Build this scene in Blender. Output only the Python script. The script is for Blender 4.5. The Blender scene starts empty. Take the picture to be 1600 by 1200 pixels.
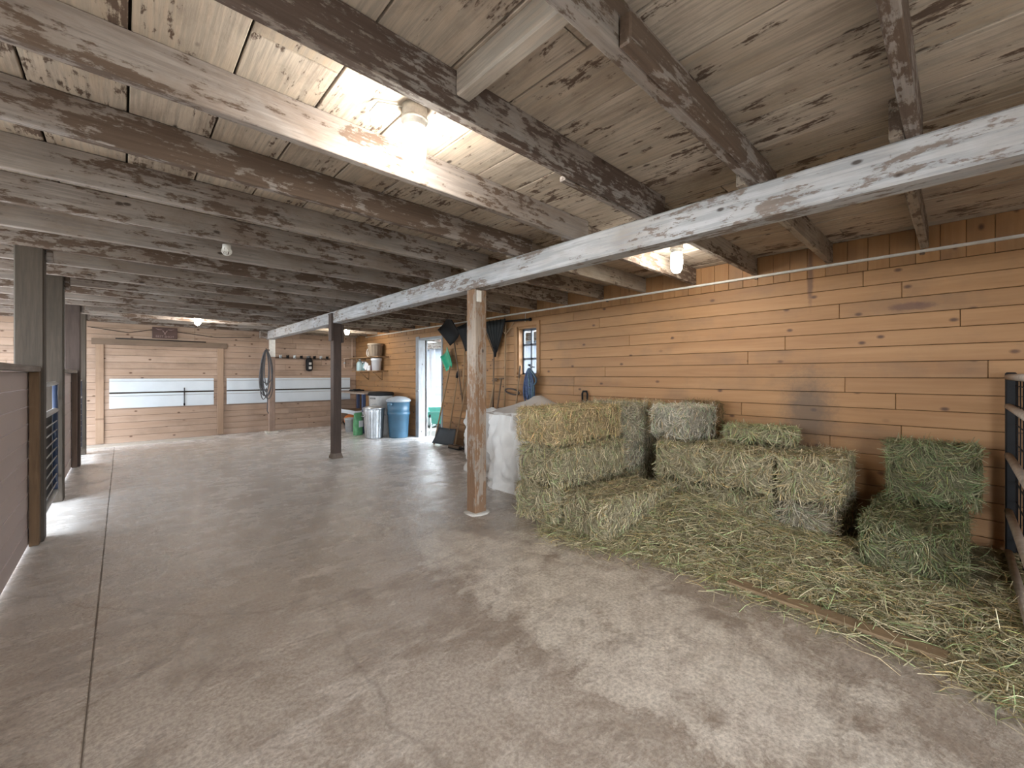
import bpy, math, random
import numpy as np
from mathutils import Vector, Matrix, noise as mnoise

random.seed(7)
rng = np.random.default_rng(7)
PI = math.pi
R = math.radians
sc = bpy.context.scene
COL = sc.collection

# ------------------------------------------------------------------ camera
cam_d = bpy.data.cameras.new('camera')
cam = bpy.data.objects.new('camera', cam_d)
COL.objects.link(cam)
cam_d.sensor_fit = 'HORIZONTAL'
cam_d.sensor_width = 36.0
cam_d.lens = 651.0 / 1600.0 * 36.0
cam_d.shift_y = -14.0 / 1600.0
cam_d.clip_start = 0.02
cam.location = (0, 0, 1.4)
cam.rotation_euler = (R(90), 0, R(-43.1))
sc.camera = cam

# ------------------------------------------------------------------ world, exposure
SKY_STRENGTH = 11.0
LAMP_STRENGTH = 72.0
wd = bpy.data.worlds.new('overcast_sky')
sc.world = wd
wd.use_nodes = True
wn = wd.node_tree
wn.nodes.clear()
w_out = wn.nodes.new('ShaderNodeOutputWorld')
w_bg = wn.nodes.new('ShaderNodeBackground')
w_bg.inputs['Color'].default_value = (0.86, 0.93, 1.0, 1)
w_bg.inputs['Strength'].default_value = SKY_STRENGTH
wn.links.new(w_bg.outputs[0], w_out.inputs[0])
sc.view_settings.view_transform = 'Standard'
sc.view_settings.look = 'None'
sc.view_settings.gamma = 1.0
sc.view_settings.use_curve_mapping = False
sc.view_settings.exposure = 1.2
sc.cycles.max_bounces = 10
sc.cycles.diffuse_bounces = 6
sc.cycles.sample_clamp_indirect = 6.0
sc.cycles.caustics_reflective = False
sc.cycles.caustics_refractive = False


def portal(name, loc, rot, sx, sy):
    """A sky portal filling one wall opening of the barn (guides sampling, gives no light of its own)."""
    ld = bpy.data.lights.new(name, 'AREA')
    ld.shape = 'RECTANGLE'
    ld.size, ld.size_y = sx, sy
    ld.cycles.is_portal = True
    o = bpy.data.objects.new(name, ld)
    o.location, o.rotation_euler = loc, rot
    COL.objects.link(o)
    return o


# room dimensions
XL, XR = -4.0, 4.9          # inner faces of left and right wall
YF, YB = -2.6, 11.8         # open front end, back wall
ZJ, ZC = 2.46, 2.64         # joist bottoms, ceiling boards
portal('portal_front_opening', (-1.0, YF - 0.05, 1.1), (R(90), 0, 0), 3.4, 2.2)
portal('portal_stall_opening', (XL - 0.1, 3.2, 1.4), (R(90), 0, R(-90)), 4.0, 2.1)
portal('portal_stall_opening', (XL - 0.1, 8.55, 1.4), (R(90), 0, R(-90)), 5.7, 2.1)
portal('portal_side_door', (XR + 0.1, 7.84, 1.1), (R(90), 0, R(90)), 0.92, 2.2)
portal('portal_side_window', (XR + 0.12, 4.87, 1.76), (R(90), 0, R(90)), 0.4, 0.86)


# ------------------------------------------------------------------ node helpers
class NT:
    def __init__(self, name):
        self.m = bpy.data.materials.new(name)
        self.m.use_nodes = True
        self.t = self.m.node_tree
        self.t.nodes.clear()
        self.out = self.t.nodes.new('ShaderNodeOutputMaterial')
        self.b = self.t.nodes.new('ShaderNodeBsdfPrincipled')
        self.t.links.new(self.b.outputs[0], self.out.inputs[0])

    def n(self, ty, **kw):
        nd = self.t.nodes.new(ty)
        for k, v in kw.items():
            setattr(nd, k, v)
        return nd

    def ln(self, a, b):
        self.t.links.new(a, b)

    def setin(self, nd, key, v):
        if isinstance(v, bpy.types.NodeSocket):
            self.ln(v, nd.inputs[key])
        else:
            nd.inputs[key].default_value = v

    def coords(self, scale=(1, 1, 1), rand=True, kind='Object'):
        tc = self.n('ShaderNodeTexCoord')
        v = tc.outputs[kind]
        if rand:
            oi = self.n('ShaderNodeObjectInfo')
            mu = self.n('ShaderNodeMath', operation='MULTIPLY')
            self.ln(oi.outputs['Random'], mu.inputs[0])
            mu.inputs[1].default_value = 37.0
            ad = self.n('ShaderNodeVectorMath', operation='ADD')
            self.ln(v, ad.inputs[0])
            self.ln(mu.outputs[0], ad.inputs[1])
            v = ad.outputs[0]
        mp = self.n('ShaderNodeMapping')
        self.ln(v, mp.inputs[0])
        mp.inputs['Scale'].default_value = scale
        return mp.outputs[0]

    def noise(self, vec, scale, detail=5, rough=0.55, dist=0.0):
        nd = self.n('ShaderNodeTexNoise')
        self.ln(vec, nd.inputs['Vector'])
        nd.inputs['Scale'].default_value = scale
        nd.inputs['Detail'].default_value = detail
        nd.inputs['Roughness'].default_value = rough
        nd.inputs['Distortion'].default_value = dist
        return nd.outputs['Fac']

    def ramp(self, fac, stops, interp='LINEAR'):
        nd = self.n('ShaderNodeValToRGB')
        self.ln(fac, nd.inputs[0])
        cr = nd.color_ramp
        cr.interpolation = interp
        while len(cr.elements) < len(stops):
            cr.elements.new(0.5)
        for e, (p, c) in zip(cr.elements, stops):
            e.position = p
            e.color = (c, c, c, 1) if isinstance(c, (int, float)) else (*c, 1)
        return nd.outputs[0]

    def mix(self, fac, a, b, blend='MIX'):
        nd = self.n('ShaderNodeMix', data_type='RGBA', blend_type=blend)
        self.setin(nd, 0, fac)
        for i, v in ((6, a), (7, b)):
            if isinstance(v, bpy.types.NodeSocket):
                self.ln(v, nd.inputs[i])
            else:
                nd.inputs[i].default_value = (*v, 1)
        return nd.outputs[2]

    def math(self, op, a, b=0.0):
        nd = self.n('ShaderNodeMath', operation=op)
        self.setin(nd, 0, a)
        self.setin(nd, 1, b)
        return nd.outputs[0]

    def bump(self, h, strength=0.3, dist=0.01):
        nd = self.n('ShaderNodeBump')
        nd.inputs['Strength'].default_value = strength
        nd.inputs['Distance'].default_value = dist
        self.ln(h, nd.inputs['Height'])
        self.ln(nd.outputs[0], self.b.inputs['Normal'])

    def base(self, c):
        self.setin(self.b, 'Base Color', c if isinstance(c, bpy.types.NodeSocket) else (*c, 1))

    def rough(self, v):
        self.setin(self.b, 'Roughness', v)


def axscale(axis, along, across):
    s = [across] * 3
    s['xyz'.index(axis)] = along
    return tuple(s)


_mc = {}


def painted_wood(axis, paint=(0.37, 0.335, 0.32), wood=(0.105, 0.072, 0.053), bare=0.475, dirt=0.6):
    """old whitewash flaking off brown timber, grain along AXIS"""
    key = ('pw', axis, paint, wood, bare, dirt)
    if key in _mc:
        return _mc[key]
    m = NT('peeling_whitewash_' + axis)
    v = m.coords(axscale(axis, 0.40, 1.0))
    vf = m.coords(axscale(axis, 0.05, 1.0))
    a = m.noise(v, 5.0, 8, 0.62, 0.3)
    g = m.noise(vf, 60, 4, 0.6)
    d = m.noise(m.coords((1, 1, 1)), 1.6, 4, 0.6)
    a2 = m.noise(m.coords(axscale(axis, 0.40, 1.0)), 24.0, 8, 0.72, 0.2)
    oi = m.n('ShaderNodeObjectInfo')
    mask = m.math('ADD', m.math('MULTIPLY', a, 0.42), m.math('MULTIPLY', g, 0.15))
    mask = m.math('ADD', mask, m.math('MULTIPLY', a2, 0.43))
    mask = m.math('ADD', mask, m.math('MULTIPLY', m.math('SUBTRACT', oi.outputs['Random'], 0.5), 0.045))
    mask = m.ramp(mask, [(bare - 0.012, 0.0), (bare + 0.018, 1.0)])
    pc = m.mix(m.ramp(d, [(0.35, 0.0), (0.7, 1.0)]), paint, tuple(p * q for p, q in zip(paint, (0.68, 0.62, 0.55))))
    pc = m.mix(m.ramp(g, [(0.42, 0.75), (0.56, 0.0)]), pc, tuple(p * 0.62 for p in paint))
    d2 = m.noise(m.coords(axscale(axis, 0.5, 1.3)), 3.2, 9, 0.72, 0.4)
    pc = m.mix(m.math('MULTIPLY', m.ramp(d2, [(0.47, 0.0), (0.66, 1.0)]), dirt), pc, (0.18, 0.13, 0.098))
    wc = m.mix(g, tuple(w * 0.6 for w in wood), tuple(w * 1.7 for w in wood))
    # nail holes and knots
    vo = m.n('ShaderNodeTexVoronoi')
    m.ln(m.coords(axscale(axis, 3.6, 7.0)), vo.inputs['Vector'])
    vo.inputs['Scale'].default_value = 1.0
    kn = m.ramp(vo.outputs['Distance'], [(0.055, 0.85), (0.10, 0.0)])
    col = m.mix(mask, wc, pc)
    col = m.mix(kn, col, (0.035, 0.022, 0.015))
    m.base(col)
    m.rough(0.8)
    m.bump(m.math('ADD', m.math('MULTIPLY', mask, 0.6), g), 0.5, 0.004)
    _mc[key] = m.m
    return m.m


def pine(axis, c1=(0.36, 0.195, 0.082), c2=(0.27, 0.132, 0.05), grey=0.0, stain=False):
    key = ('pine', axis, c1, c2, grey, stain)
    if key in _mc:
        return _mc[key]
    m = NT('knotty_pine_' + axis)
    vf = m.coords(axscale(axis, 0.06, 1.0))
    g = m.noise(vf, 32, 5, 0.6, 0.4)
    g2 = m.noise(vf, 9, 3, 0.5, 0.2)
    col = m.mix(m.ramp(m.math('ADD', m.math('MULTIPLY', g, 0.5), m.math('MULTIPLY', g2, 0.5)),
                       [(0.36, 0.0), (0.66, 1.0)]), c1, c2)
    oi = m.n('ShaderNodeObjectInfo')
    col = m.mix(m.ramp(oi.outputs['Random'], [(0, 0.0), (1, 0.26)]), col, (0.20, 0.105, 0.045))
    dirt = m.noise(m.coords((1, 1, 1)), 1.2, 6, 0.65)
    col = m.mix(m.ramp(dirt, [(0.5, 0.0), (0.78, 0.65)]), col, (0.12, 0.08, 0.052))
    vo = m.n('ShaderNodeTexVoronoi')
    vo.voronoi_dimensions = '2D'
    sk3 = m.n('ShaderNodeSeparateXYZ')
    m.ln(m.coords(axscale(axis, 2.6, 4.2)), sk3.inputs[0])
    ck3 = m.n('ShaderNodeCombineXYZ')
    m.ln(sk3.outputs['xyz'.index(axis)], ck3.inputs[0])
    m.ln(sk3.outputs[{'y': 2, 'z': 1, 'x': 2}[axis]], ck3.inputs[1])
    m.ln(ck3.outputs[0], vo.inputs['Vector'])
    vo.inputs['Scale'].default_value = 1.0
    kn = m.ramp(vo.outputs['Distance'], [(0.03, 1.0), (0.05, 0.7), (0.09, 0.0)])
    sk = m.n('ShaderNodeSeparateColor')
    m.ln(vo.outputs['Color'], sk.inputs[0])
    kn = m.math('MULTIPLY', kn, m.ramp(sk.outputs[0], [(0.45, 0.0), (0.6, 1.0)]))
    col = m.mix(kn, col, (0.085, 0.038, 0.018))
    if grey:
        col = m.mix(grey, col, (0.58, 0.52, 0.53))
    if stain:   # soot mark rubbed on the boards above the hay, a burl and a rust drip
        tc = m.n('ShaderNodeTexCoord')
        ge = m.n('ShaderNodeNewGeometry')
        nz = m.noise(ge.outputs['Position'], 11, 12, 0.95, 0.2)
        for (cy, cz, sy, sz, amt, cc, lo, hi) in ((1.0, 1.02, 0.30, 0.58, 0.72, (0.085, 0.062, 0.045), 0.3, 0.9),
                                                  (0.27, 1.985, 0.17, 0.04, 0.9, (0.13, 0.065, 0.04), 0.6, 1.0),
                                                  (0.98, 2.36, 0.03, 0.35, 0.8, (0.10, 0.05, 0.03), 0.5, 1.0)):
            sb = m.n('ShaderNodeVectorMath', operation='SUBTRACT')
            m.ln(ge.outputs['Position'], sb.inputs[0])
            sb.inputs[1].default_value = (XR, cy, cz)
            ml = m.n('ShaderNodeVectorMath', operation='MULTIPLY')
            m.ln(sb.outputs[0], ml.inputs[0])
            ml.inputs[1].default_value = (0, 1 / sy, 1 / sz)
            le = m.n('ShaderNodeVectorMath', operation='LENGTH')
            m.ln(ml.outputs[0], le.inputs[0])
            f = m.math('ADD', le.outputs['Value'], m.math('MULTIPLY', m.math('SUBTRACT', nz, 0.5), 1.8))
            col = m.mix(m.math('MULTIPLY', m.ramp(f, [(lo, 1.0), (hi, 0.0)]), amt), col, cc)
    m.base(col)
    m.rough(0.62)
    m.bump(g, 0.15, 0.003)
    _mc[key] = m.m
    return m.m


def timber(name, axis, c1, c2, rough=0.75, scale=45):
    key = ('t', name, axis)
    if key in _mc:
        return _mc[key]
    m = NT(name)
    g = m.noise(m.coords(axscale(axis, 0.06, 1.0)), scale, 6, 0.65, 0.3)
    d = m.noise(m.coords((1, 1, 1)), 3.0, 6, 0.65)
    col = m.mix(m.ramp(g, [(0.32, 0.0), (0.68, 1.0)]), c1, c2)
    col = m.mix(m.ramp(d, [(0.48, 0.0), (0.72, 0.6)]), col, tuple(c * 0.55 for c in c1))
    m.base(col)
    m.rough(rough)
    m.bump(g, 0.3, 0.004)
    _mc[key] = m.m
    return m.m


def plain(name, c, rough=0.5, metal=0.0, var=0.12, scale=14, bump=0.0, spec=None):
    if name in _mc:
        return _mc[name]
    m = NT(name)
    d = m.noise(m.coords((1, 1, 1)), scale, 6, 0.6)
    m.base(m.mix(m.ramp(d, [(0.3, 0.0), (0.7, 1.0)]), tuple(x * (1 - var) for x in c), tuple(min(1, x * (1 + var)) for x in c)))
    m.rough(rough)
    if max(c) < .05:
        m.b.inputs['Specular IOR Level'].default_value = 0.2
    m.b.inputs['Metallic'].default_value = metal
    if bump:
        m.bump(d, bump, 0.01)
    _mc[name] = m.m
    return m.m


def concrete():
    m = NT('worn_concrete')
    v = m.coords((1, 1, 1), rand=False)
    big = m.noise(v, 0.7, 10, 0.7, 0.2)
    mid = m.noise(v, 2.4, 12, 0.74, 0.3)
    # scraped streaks that run across the aisle
    mp = m.n('ShaderNodeMapping')
    m.ln(v, mp.inputs[0])
    mp.inputs['Rotation'].default_value = (0, 0, R(62))
    mp.inputs['Scale'].default_value = (0.8, 2.2, 1)
    st = m.noise(mp.outputs[0], 2.6, 12, 0.76, 0.3)
    fine = m.noise(v, 55, 4, 0.7)
    grit = m.noise(v, 210, 2, 0.6)
    col = m.mix(m.ramp(big, [(0.36, 0.0), (0.62, 1.0)]), (0.43, 0.36, 0.30), (0.58, 0.51, 0.44))
    col = m.mix(m.ramp(mid, [(0.47, 0.0), (0.61, 0.85)]), col, (0.305, 0.24, 0.19))
    col = m.mix(m.ramp(st, [(0.52, 0.0), (0.64, 0.75)]), col, (0.66, 0.59, 0.52))
    # pale patch where the surface has scaled off beside the hay
    geo = m.n('ShaderNodeTexCoord')
    sub = m.n('ShaderNodeVectorMath', operation='SUBTRACT')
    m.ln(geo.outputs['Object'], sub.inputs[0])
    sub.inputs[1].default_value = (2.10, 1.5, 0)
    scl = m.n('ShaderNodeVectorMath', operation='MULTIPLY')
    m.ln(sub.outputs[0], scl.inputs[0])
    scl.inputs[1].default_value = (1.6, 0.5, 0)
    ln = m.n('ShaderNodeVectorMath', operation='LENGTH')
    m.ln(scl.outputs[0], ln.inputs[0])
    blob = m.math('ADD', ln.outputs['Value'], m.math('MULTIPLY', m.math('SUBTRACT', mid, 0.5), 2.6))
    band = m.ramp(blob, [(0.80, 0.0), (0.98, 0.55), (1.25, 0.0)])
    col = m.mix(band, col, (0.27, 0.21, 0.165))
    pale = m.math('MULTIPLY', m.ramp(blob, [(0.60, 1.0), (0.95, 0.0)]), m.ramp(m.noise(v, 7, 10, 0.75), [(0.40, 0.2), (0.56, 0.95)]))
    col = m.mix(pale, col, (0.76, 0.69, 0.60))
    col = m.mix(m.ramp(fine, [(0.38, 0.42), (0.6, 0.0)]), col, (0.13, 0.10, 0.08))
    col = m.mix(m.ramp(grit, [(0.66, 0.0), (0.72, 0.5)]), col, (0.62, 0.57, 0.5))
    # paler towards the far end: door light and reflections put into the colour
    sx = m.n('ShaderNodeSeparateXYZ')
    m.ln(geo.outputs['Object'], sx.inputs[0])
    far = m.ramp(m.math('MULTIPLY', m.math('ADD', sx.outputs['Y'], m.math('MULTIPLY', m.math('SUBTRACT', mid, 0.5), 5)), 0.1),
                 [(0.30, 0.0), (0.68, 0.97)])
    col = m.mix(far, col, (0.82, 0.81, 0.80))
    # long cracks
    vo = m.n('ShaderNodeTexVoronoi', feature='DISTANCE_TO_EDGE')
    dv = m.n('ShaderNodeVectorMath', operation='ADD')
    m.ln(v, dv.inputs[0])
    nn = m.n('ShaderNodeTexNoise')
    m.ln(v, nn.inputs['Vector'])
    nn.inputs['Scale'].default_value = 2.0
    nn.inputs['Detail'].default_value = 8
    nsc = m.n('ShaderNodeVectorMath', operation='SCALE')
    m.ln(nn.outputs['Color'], nsc.inputs[0])
    nsc.inputs['Scale'].default_value = 0.32
    m.ln(nsc.outputs[0], dv.inputs[1])
    m.ln(dv.outputs[0], vo.inputs['Vector'])
    vo.inputs['Scale'].default_value = 0.24
    crack = m.ramp(vo.outputs['Distance'], [(0.0, 1.0), (0.0035, 0.0)])
    col = m.mix(m.math('MULTIPLY', crack, 0.28), col, (0.10, 0.075, 0.06))
    m.base(col)
    m.rough(m.ramp(m.math('ADD', m.math('MULTIPLY', mid, 0.6), m.math('MULTIPLY', st, 0.4)), [(0.45, 0.09), (0.58, 0.45)]))
    h = m.math('ADD', m.math('MULTIPLY', mid, 0.7), m.math('MULTIPLY', fine, 0.12))
    h = m.math('ADD', h, m.math('MULTIPLY', m.noise(v, 12, 8, 0.72, 0.4), 0.35))
    h = m.math('ADD', h, m.math('MULTIPLY', st, 0.45))
    m.bump(h, 0.55, 0.018)
    return m.m


def hay_mat(name, attr=True, rough=0.75):
    m = NT(name)
    oi = m.n('ShaderNodeObjectInfo')
    if attr:
        at = m.n('ShaderNodeAttribute', attribute_name='straw_tint')
        col = m.mix(1.0, oi.outputs['Color'], at.outputs['Color'], 'MULTIPLY')
    else:
        g = m.noise(m.coords((0.25, 1, 1.6)), 42, 6, 0.7, 0.8)
        d = m.noise(m.coords((1, 1, 1)), 5, 5, 0.6)
        f = m.ramp(g, [(0.3, 0.18), (0.7, 0.95)])
        col = m.mix(1.0, oi.outputs['Color'], f, 'MULTIPLY')
        col = m.mix(m.ramp(d, [(0.45, 0.0), (0.7, 0.5)]), col, (0.10, 0.075, 0.035))
        m.bump(g, 0.8, 0.02)
    m.base(col)
    m.rough(rough)
    m.b.inputs['Specular IOR Level'].default_value = 0.25
    return m.m


# ------------------------------------------------------------------ mesh helpers
class MB:
    def __init__(self):
        self.v, self.f, self.s = [], [], []

    def add(self, vs, fs, smooth=False, M=None):
        o = len(self.v)
        if M is not None:
            vs = [M @ Vector(p) for p in vs]
        self.v += [tuple(p) for p in vs]
        self.f += [tuple(i + o for i in f) for f in fs]
        self.s += [smooth] * len(fs)
        return self

    def box(self, c, s, bev=0.0, M=None):
        cx, cy, cz = c
        hx, hy, hz = s[0] / 2, s[1] / 2, s[2] / 2
        b = min(bev, hx * 0.9, hy * 0.9, hz * 0.9)
        if b <= 0:
            vs = [(cx + i * hx, cy + j * hy, cz + k * hz) for i in (-1, 1) for j in (-1, 1) for k in (-1, 1)]
            fs = [(0, 1, 3, 2), (4, 6, 7, 5), (0, 4, 5, 1), (2, 3, 7, 6), (0, 2, 6, 4), (1, 5, 7, 3)]
            return self.add(vs, fs, False, M)
        vs, ix = [], {}
        for i in (-1, 1):
            for j in (-1, 1):
                for k in (-1, 1):
                    for a in range(3):
                        d = [hx - b, hy - b, hz - b]
                        d[a] += b
                        ix[(i, j, k, a)] = len(vs)
                        vs.append((cx + i * d[0], cy + j * d[1], cz + k * d[2]))
        fs = []
        for a in range(3):
            for s_ in (-1, 1):
                q = []
                for (p, r) in ((-1, -1), (1, -1), (1, 1), (-1, 1)):
                    t = [0, 0, 0]
                    t[a] = s_
                    t[(a + 1) % 3] = p
                    t[(a + 2) % 3] = r
                    q.append(ix[(*t, a)])
                fs.append(tuple(q if s_ > 0 else q[::-1]))
        for a in range(3):
            b1, b2 = (a + 1) % 3, (a + 2) % 3
            for p in (-1, 1):
                for r in (-1, 1):
                    t0, t1 = [0, 0, 0], [0, 0, 0]
                    t0[a], t1[a] = -1, 1
                    for t in (t0, t1):
                        t[b1], t[b2] = p, r
                    q = [ix[(*t0, b1)], ix[(*t1, b1)], ix[(*t1, b2)], ix[(*t0, b2)]]
                    fs.append(tuple(q if p * r > 0 else q[::-1]))
        for i in (-1, 1):
            for j in (-1, 1):
                for k in (-1, 1):
                    q = [ix[(i, j, k, 0)], ix[(i, j, k, 1)], ix[(i, j, k, 2)]]
                    fs.append(tuple(q if i * j * k > 0 else q[::-1]))
        return self.add(vs, fs, False, M)

    def tube(self, pts, r, n=8, closed=False, caps=True, smooth=True, M=None):
        pts = [Vector(p) for p in pts]
        rs = r if isinstance(r, (list, tuple)) else [r] * len(pts)
        N = len(pts)
        vs, fs = [], []
        up = None
        for i, p in enumerate(pts):
            a = pts[(i - 1) % N] if (closed or i > 0) else p
            b = pts[(i + 1) % N] if (closed or i < N - 1) else p
            t = (b - a)
            t = t.normalized() if t.length > 1e-9 else Vector((0, 0, 1))
            if up is None:
                up = Vector((0, 0, 1)) if abs(t.z) < 0.9 else Vector((1, 0, 0))
            u = (up - t * up.dot(t))
            if u.length < 1e-6:
                u = t.orthogonal()
            u.normalize()
            up = u
            w = t.cross(u)
            for k in range(n):
                an = 2 * PI * k / n
                vs.append(p + (u * math.cos(an) + w * math.sin(an)) * rs[i])
        for i in range(N if closed else N - 1):
            j = (i + 1) % N
            for k in range(n):
                l = (k + 1) % n
                fs.append((i * n + k, i * n + l, j * n + l, j * n + k))
        if caps and not closed:
            fs.append(tuple(range(n))[::-1])
            fs.append(tuple((N - 1) * n + k for k in range(n)))
        return self.add(vs, fs, smooth, M)

    def lathe(self, prof, n=24, c=(0, 0, 0), smooth=True, M=None, sq=0.0, flute=0.0):
        """prof: (radius, z); sq > 0 squares the section off; flute adds vertical corrugation"""
        vs, fs = [], []
        for (r, z) in prof:
            for k in range(n):
                a = 2 * PI * k / n
                rr = r
                if sq:
                    p = 2 + sq
                    rr = r / ((abs(math.cos(a)) ** p + abs(math.sin(a)) ** p) ** (1 / p))
                if flute:
                    rr *= 1 + (flute if k % 2 else 0)
                vs.append((c[0] + rr * math.cos(a), c[1] + rr * math.sin(a), c[2] + z))
        for i in range(len(prof) - 1):
            for k in range(n):
                l = (k + 1) % n
                fs.append((i * n + k, i * n + l, (i + 1) * n + l, (i + 1) * n + k))
        if prof[0][0] > 1e-4:
            fs.append(tuple(range(n))[::-1])
        if prof[-1][0] > 1e-4:
            fs.append(tuple((len(prof) - 1) * n + k for k in range(n)))
        return self.add(vs, fs, smooth, M)

    def sheet(self, grid, thick=0.0, smooth=True, M=None):
        """grid: rows of points -> surface, given thickness along z-ish normal when thick"""
        h, w = len(grid), len(grid[0])
        vs = [Vector(p) for row in grid for p in row]
        fs = [(i * w + j, i * w + j + 1, (i + 1) * w + j + 1, (i + 1) * w + j) for i in range(h - 1) for j in range(w - 1)]
        if thick:
            nr = [Vector((0, 0, 0)) for _ in vs]
            for f in fs:
                nn = (vs[f[1]] - vs[f[0]]).cross(vs[f[3]] - vs[f[0]])
                for i in f:
                    nr[i] += nn
            o = len(vs)
            vs += [vs[i] + nr[i].normalized() * thick for i in range(o)]
            fs += [tuple(i + o for i in f)[::-1] for f in fs]
            ring = [j for j in range(w)] + [i * w + w - 1 for i in range(1, h)] + \
                   [(h - 1) * w + j for j in range(w - 2, -1, -1)] + [i * w for i in range(h - 2, 0, -1)]
            for a, b in zip(ring, ring[1:] + ring[:1]):
                fs.append((b, a, a + o, b + o))
        return self.add(vs, fs, smooth, M)

    def mesh(self, name, mat):
        me = bpy.data.meshes.new(name)
        me.from_pydata(self.v, [], self.f)
        me.polygons.foreach_set('use_smooth', self.s)
        if mat:
            me.materials.append(mat)
        me.update()
        return me

    def build(self, name, mat, parent=None, loc=(0, 0, 0), rot=(0, 0, 0)):
        return link(name, self.mesh(name, mat), parent, loc, rot)


def link(name, me, parent=None, loc=(0, 0, 0), rot=(0, 0, 0)):
    o = bpy.data.objects.new(name, me)
    o.location, o.rotation_euler = loc, rot
    if parent is not None:
        o.parent = parent
    COL.objects.link(o)
    return o


def tag(o, label=None, cat=None, group=None, kind=None):
    if label: o['label'] = label
    if cat: o['category'] = cat
    if group: o['group'] = group
    if kind: o['kind'] = kind
    return o


def thing(name, label, cat, loc=(0, 0, 0), rz=0.0, group=None):
    o = link(name, None, None, loc, (0, 0, rz))
    return tag(o, label, cat, group)


def struct(o):
    o['kind'] = 'structure'
    return o


def align(p0, p1):
    """matrix whose Z runs from p0 to p1, origin p0"""
    p0, p1 = Vector(p0), Vector(p1)
    q = (p1 - p0).to_track_quat('Z', 'Y')
    return Matrix.Translation(p0) @ q.to_matrix().to_4x4()


_boards = {}


def board(name, size, loc, mat, parent=None, bev=0.003, rot=(0, 0, 0)):
    k = (name, tuple(round(s, 2) if i else round(s, 2) for i, s in enumerate(size)), mat.name, bev)
    exact = tuple(size)
    me = _boards.get((k, exact))
    if me is None:
        me = MB().box((0, 0, 0), size, bev).mesh(name, mat)
        _boards[(k, exact)] = me
    return link(name, me, parent, loc, rot)


# ------------------------------------------------------------------ materials
M_PAINT_X, M_PAINT_Y, M_PAINT_Z = painted_wood('x'), painted_wood('y'), painted_wood('z')
M_CEIL = painted_wood('y', paint=(0.62, 0.555, 0.475), bare=0.44, dirt=0.5)
M_GIRDER = painted_wood('y', paint=(0.56, 0.58, 0.62), wood=(0.20, 0.165, 0.145), bare=0.47, dirt=0.2)
M_PINE_X, M_PINE_Y, M_PINE_Z = pine('x', (0.44, 0.325, 0.255), (0.345, 0.235, 0.17)), pine('y'), pine('z')
M_PINE_BZ = pine('z', (0.40, 0.285, 0.205), (0.31, 0.205, 0.14))
M_STALL = pine('y', grey=0.78)
M_PINE_STAIN = pine('y', stain=True)
M_PINE_STAINZ = pine('z', stain=True)
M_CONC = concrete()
M_DARK = plain('dark_cavity_timber', (0.035, 0.026, 0.02), 0.9)
M_BLACK = plain('black_plastic', (0.011, 0.011, 0.012), 0.62)
M_BLACKM = plain('black_painted_steel', (0.010, 0.010, 0.011), 0.6)
M_BLUEM = plain('blue_black_painted_steel', (0.035, 0.055, 0.11), 0.4)
M_STEEL = plain('galvanised_steel', (0.50, 0.53, 0.56), 0.38, 0.85, 0.18, 9)
M_WHITEP = plain('white_painted_metal', (0.70, 0.69, 0.66), 0.5)
M_POST = timber('old_brown_post', 'z', (0.17, 0.12, 0.09), (0.115, 0.08, 0.06))
M_POSTDK = timber('dark_brown_post', 'z', (0.085, 0.06, 0.05), (0.055, 0.037, 0.03))
M_POSTGR = timber('grey_brown_post', 'z', (0.085, 0.067, 0.050), (0.05, 0.039, 0.029))
M_JAMB = timber('stained_jamb_board', 'z', (0.19, 0.115, 0.058), (0.13, 0.075, 0.036))
M_HANDLE = timber('ash_tool_handle', 'z', (0.34, 0.23, 0.13), (0.24, 0.15, 0.08))
M_HANDLEDK = timber('weathered_tool_handle', 'z', (0.17, 0.115, 0.075), (0.11, 0.07, 0.045))
M_SILL = timber('loose_floor_board', 'y', (0.30, 0.21, 0.12), (0.22, 0.15, 0.085))
M_WPANEL = plain('white_panel_paint', (0.56, 0.61, 0.66), 0.45, var=0.04, scale=4)
M_GLASSY = None

# ------------------------------------------------------------------ setting: floor
fl = MB()
fl.box(((XL - 0.1 - 0.1105) / 2, (YF + YB + .17) / 2, -0.06), (-0.1105 - XL + .1, YB + .17 - YF, 0.12), 0.004)
fl.box(((XR + .17 - 0.1055) / 2, (YF + YB + .17) / 2, -0.06), (XR + .17 + 0.1055, YB + .17 - YF, 0.12), 0.004)
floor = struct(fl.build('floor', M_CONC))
MB().box((-0.108, (YF + YB) / 2, -0.0615), (0.005, YB - YF, 0.115)).build('joint_strip', plain('joint_dirt', (.14, .11, .085), .9), floor)
MB().box((0.3, YB - 0.3, 0.0), (2.4, 0.5, 0.008), 0.002).build('pale_floor_strip', plain('pale_concrete', (0.60, 0.57, 0.52), 0.7), floor)  # flush paler strip on the floor before the back door
MB().box((XR + 0.24, 7.84, -0.055), (0.14, 1.0, 0.1), 0.004).build('door_threshold', plain('pale_concrete', (0.5, 0.5, 0.5)), floor)


# ------------------------------------------------------------------ setting: board walls
def cuts(a, b, lo, hi, r):
    """split a..b into pieces lo..hi long"""
    out, p = [], a
    while b - p > hi:
        q = p + r.uniform(lo, hi)
        if b - q < lo * 0.5:
            q = b - lo * 0.5
        out.append((p, q))
        p = q
    out.append((p, b))
    return out


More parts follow.
